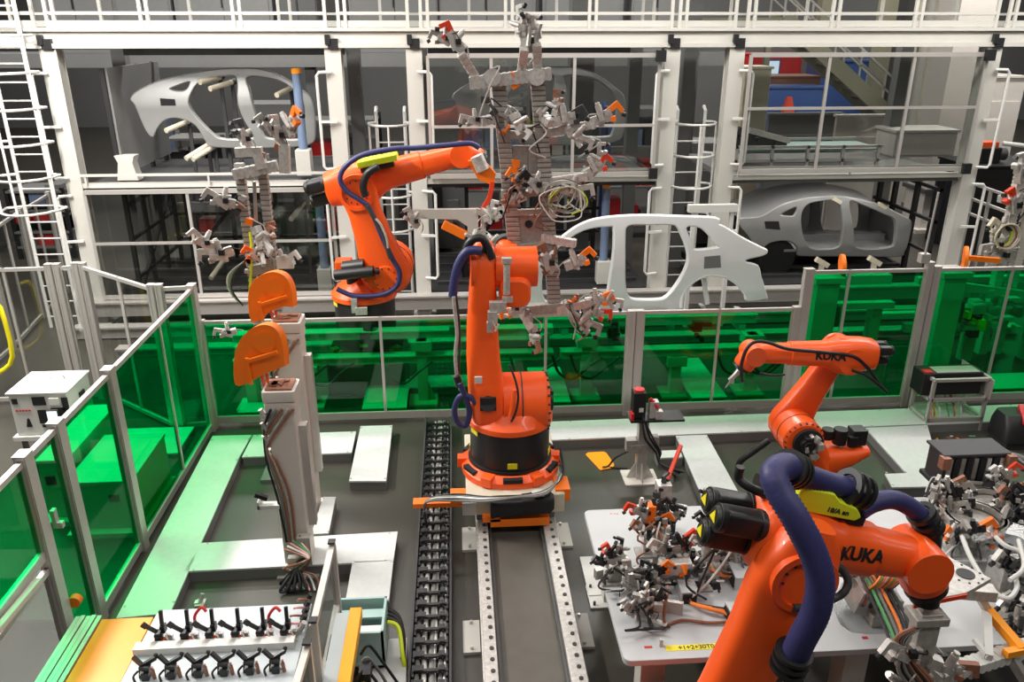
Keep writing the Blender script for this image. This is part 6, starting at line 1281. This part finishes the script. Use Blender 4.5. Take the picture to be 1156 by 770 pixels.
# ================================================================ clamp bench and loading station at lower left
BZ = .80
bp = lambda px, py, z=BZ: P(px, py, z=z)
t = thing('clamp_bench', 'light grey bench plate carrying two rows of black toggle clamps', 'bench', bp(260, 730)); y0, y1 = 4.05, bp(200, 688).y
xl, xr = bp(178, 690).x, bp(350, 690).x
b = MB(); b.prism([(xl+.03, y1, BZ-.03), (xl-.0, y1-.05, BZ-.03), (xl-.02, y0, BZ-.03), (xr, y0, BZ-.03), (xr, y1, BZ-.03)], (0, 0, .03)); b.build('top_plate', 'bench_grey', t, bev=.004)
MB().box(xl+.05, xr-.05, y0+.05, y1-.08, BZ-.1, BZ-.03).build('under_frame', 'alu', t)
for x in (xl+.1, xr-.1):
    for y in (y0+.1, y1-.15): MB().box(x-.03, x+.03, y-.03, y+.03, 0, BZ-.1).build('leg', 'alu', t)
a, c = bp(153, 737), bp(334, 726); ym = (a.y+c.y)/2; MB().box(a.x, c.x, ym-.05, ym+.03, BZ, BZ+.06).build('clamp_bar', 'white', t)
def toggle(bar):
    r = thing('toggle_clamp', 'x', 'clamp', (0, 0, 0))
    MB().bx((0, 0, .02), (.075, .055, .04)).build('base_block', 'orange' if bar == 0 else 'copper', r)
    b = MB(); b.bx((0, 0, .06), (.045, .05, .05)); b.bx((.0, .01, .09), (.03, .06, .03)); b.cyl((-.03, 0, .075), (.03, 0, .075), .014, n=10); b.build('body', 'black', r)
    b = MB(); b.bar((.0, .02, .08), (-.085, .0, .17), .018, .026); b.bar((-.07, 0, .155), (-.1, 0, .185), .024, .034); b.build('handle', 'black', r)
    b = MB(); b.bar((.02, .03, .07), (.015, .07, .24), .024, .02, up=Y); b.bx((.02, .05, .1), (.035, .05, .06)); b.build('clamp_arm', 'black', r)
    b = MB(); b.cyl((.05, .0, .0), (.055, .0, .09), .011, n=10); b.bx((.07, .03, .03), (.03, .03, .06)); b.build('spindle', 'steel', r)
    MB().tube([(.05, -.01, .09), (.075, -.03, .05), (.09, -.02, .01)], .006, 6, sm=5).build('wire', 'white', r)
    return r
def toggle2():
    r = thing('toggle_clamp', 'x', 'clamp', (0, 0, 0))
    b = MB(); b.bx((0, 0, .05), (.07, .05, .1), Matrix.Rotation(.12, 3, 'Y')); b.bx((.01, -.03, .03), (.05, .03, .06)); b.build('body', 'black', r, bev=.004)
    b = MB(); b.bar((-.01, 0, .1), (-.075, .03, .15), .022, .03); b.bar((.0, .01, .1), (.07, .04, .125), .022, .028); b.bar((.065, .04, .12), (.075, .05, .15), .02); b.build('fork', 'black', r)
    MB().tube([(-.03, -.03, .08), (-.06, -.05, .05), (-.055, -.05, .0)], .008, 6, sm=5).build('lever', 'black', r)
    b = MB(); b.cyl((.065, -.02, 0), (.06, -.02, .075), .013, n=12); b.cyl((.06, -.02, .075), (.06, -.02, .1), .008, n=10); b.build('plunger', 'copper', r); MB().bx((-.01, -.032, .06), (.02, .008, .03), Matrix.Rotation(.3, 3, 'Y')).build('lock_plate', 'silver', r)
    return r
ordn = ['first', 'second', 'third', 'fourth', 'fifth', 'sixth']
g1 = 'black toggle clamps on orange blocks in the back row'; g2 = 'black fork clamps in the front row'
for i, px in enumerate((181, 210, 238, 267, 295, 322)):
    q = bp(px, 727-.9*i); lab = 'black toggle clamp on an orange block, %s from left in the back row' % ordn[i]
    if i == 0: pr1 = toggle(0); pr1.location = q; pr1['label'] = lab; pr1['group'] = g1
    else: copy_thing(pr1, q, 0, lab, g1)
for i, px in enumerate((165, 194, 224, 253, 282, 311)):
    q = bp(px, 764-1.6*i); lab = 'black fork-topped clamp with copper plunger, %s from left in the front row' % ordn[i]
    if i == 0: pr2 = toggle2(); pr2.location = q; pr2['label'] = lab; pr2['group'] = g2
    else: copy_thing(pr2, q, 0, lab, g2)
for i, px in enumerate((222, 305)): q = bp(px, 708); tag(MB().tube([q+Z*.0, q+Z*.1, q+Vector((.05, .02, .16)), q+Vector((.09, .0, .14))], .012, 7, sm=5).build('red_lever', 'red'), ('short red lever behind the third back-row clamp', 'short red lever beside the sixth back-row clamp')[i], 'lever')
for i in range(5):
    q = bp(337+i*2, 715-i*8); tag(MB().cyl(q, q+Vector((.05, 0, .1)), .02, n=10).build('connector_plug', 'black' if i else 'silver'), 'cable plug on the bench right of the back row, %s from the front' % ordn[i], 'plug', 'cable plugs at the right of the bench')
for i in range(4): q = bp(325+i*4, 712-i*9); tag(MB().tube([q+Z*.06, q+Vector((.02, -.03, .09)), q+Vector((.06, -.02, .08)), q+Vector((.09, .01, .05))], .01, 6, sm=5).build('bench_cable', 'copper' if i % 2 else 'pink'), '%s cable loop between the sixth clamp and the plugs, %s from the front' % ('brown' if i % 2 else 'pink', ordn[i]), 'cable')
# amber tabletop at the loading gate
t = thing('loading_table', 'amber-topped loading table beside the left gate with ribbed aluminium edge', 'table', bp(100, 735)); z = BZ
q0, q1 = bp(115, 699), bp(165, 698); yb = q0.y; xl2, xr2 = q0.x, q1.x
b = MB(); b.box(xl2, xr2+.05, 3.95, yb, z-.03, z); b.build('amber_top', 'amber', t, bev=.004)
b = MB()
for k in range(5): b.box(xl2-.2+.04*k, xl2-.2+.04*k+.032, 3.95, yb+.03, z-.08, z+.02 if k % 2 else z+.012)
b.build('ribbed_edge', 'alu', t)
for x in (xl2+.05, xr2-.05):
    for y in (4.05, yb-.08): MB().box(x-.03, x+.03, y-.03, y+.03, 0, z-.03).build('leg', 'alu', t)
# framed screens right of the bench
def fscreen(lab, pa, pb, ztop, zbot):
    a, c = P(*pa, z=ztop), P(*pb, z=ztop); t = thing('screen_frame', lab, 'screen', (c.x, c.y, 0)); b = MB(); a0, c0 = Vector((a.x, a.y, zbot)), Vector((c.x, c.y, zbot))
    b.bar(a, c, .045); b.bar(a0, c0, .045)
    for p_, p0 in ((a, a0), (c, c0)): b.bar(p_+Z*.02, Vector((p0.x, p0.y, 0)), .05, up=Y)
    b.build('frame', 'alu', t); MB().bar((a+a0)/2, (c+c0)/2, .008, ztop-zbot).build('pane', 'clear_pane', t)
    for p_ in (a, c): MB().bx(p_+Z*.045, (.055, .055, .015)).build('post_cap', 'black', t)
fscreen('clear framed screen standing between the clamp bench and the yellow barred ledge', (375, 617), (354, 706), 1.25, .70)
fscreen('second clear framed screen at the bottom edge, nearer the camera', (347, 731), (330, 790), 1.25, .70)
t = thing('ledge_unit', 'grey ledge with a yellow-orange bar along its right side', 'ledge', bp(395, 730)); q0, q1 = bp(379, 692), bp(409, 688); ye = q0.y
b = MB(); b.box(q0.x, q1.x-.05, 3.95, ye, BZ-.12, BZ); b.build('ledge', 'bench_grey', t, bev=.005); b = MB(); b.box(q1.x-.09, q1.x, 3.95, ye+.02, BZ-.06, BZ+.03); b.build('yellow_bar', 'amber_deep', t, bev=.006)
for y in (4.1, ye-.1): MB().box(q0.x+.02, q0.x+.08, y-.03, y+.03, 0, BZ-.12).build('leg', 'alu', t)
MB().box(q0.x-.012, q0.x, ye-.45, ye-.2, BZ-.1, BZ-.03).build('slot', 'black', t)
for k in range(4): r = random.Random(k); a = Vector((q1.x+.03, 4.3+.12*k, BZ-.04)); MB().tube([a, a+Vector((.06, .02, .06)), a+Vector((.14, .04, -.1)), a+Vector((.16+.03*k, .1, -.4))], .011, 6, sm=5).build('cable', ('yellow', 'black', 'cable_grey', 'black')[k], t)
b = MB(); b.bx((q1.x+.08, 4.5, BZ-.05), (.08, .12, .1)); b.bx((q1.x+.1, 4.42, BZ+.0), (.05, .06, .06)); b.build('valve', 'black', t)
# teal open bin
t = thing('parts_bin', 'teal-grey open metal bin with slats right of the clear screen', 'bin', P(405, 715, z=.3)); zt = .5
a, c = P(378, 676, z=zt), P(437, 673, z=zt); d = P(436, 714, z=zt); x0, x1, y0_, y1_ = a.x, c.x, d.y, c.y
b = MB(); b.box(x0, x1, y1_-.02, y1_, .15, zt); b.box(x0, x0+.02, y0_, y1_, .15, zt); b.box(x1-.02, x1, y0_, y1_, .15, zt); b.box(x0, x1, y0_, y0_+.02, .15, zt); b.box(x0, x1, y0_, y1_, .15, .17); b.build('tray', 'teal_paint', t)
for k in range(2): yy = y0_+.06+k*(y1_-y0_)*.45; MB().box(x0+.02, x1-.02, yy, yy+.1, zt-.08, zt-.06).build('slat', 'teal_paint' if k else 'plate', t)
for x in (x0+.04, x1-.04):
    for y in (y0_+.05, y1_-.05): MB().box(x-.02, x+.02, y-.02, y+.02, 0, .15).build('leg', 'dark', t)
for k in range(4): MB().tube([(x1+.01, y1_-.05-.05*k, zt-.1), (x1+.1, y1_-.1-.04*k, zt-.15), (x1+.14, y1_-.25-.05*k, .2), (x1+.1+.02*k, y1_-.4, .05)], .018, 7, sm=5).build('cable', 'black' if k < 3 else 'lime', t)
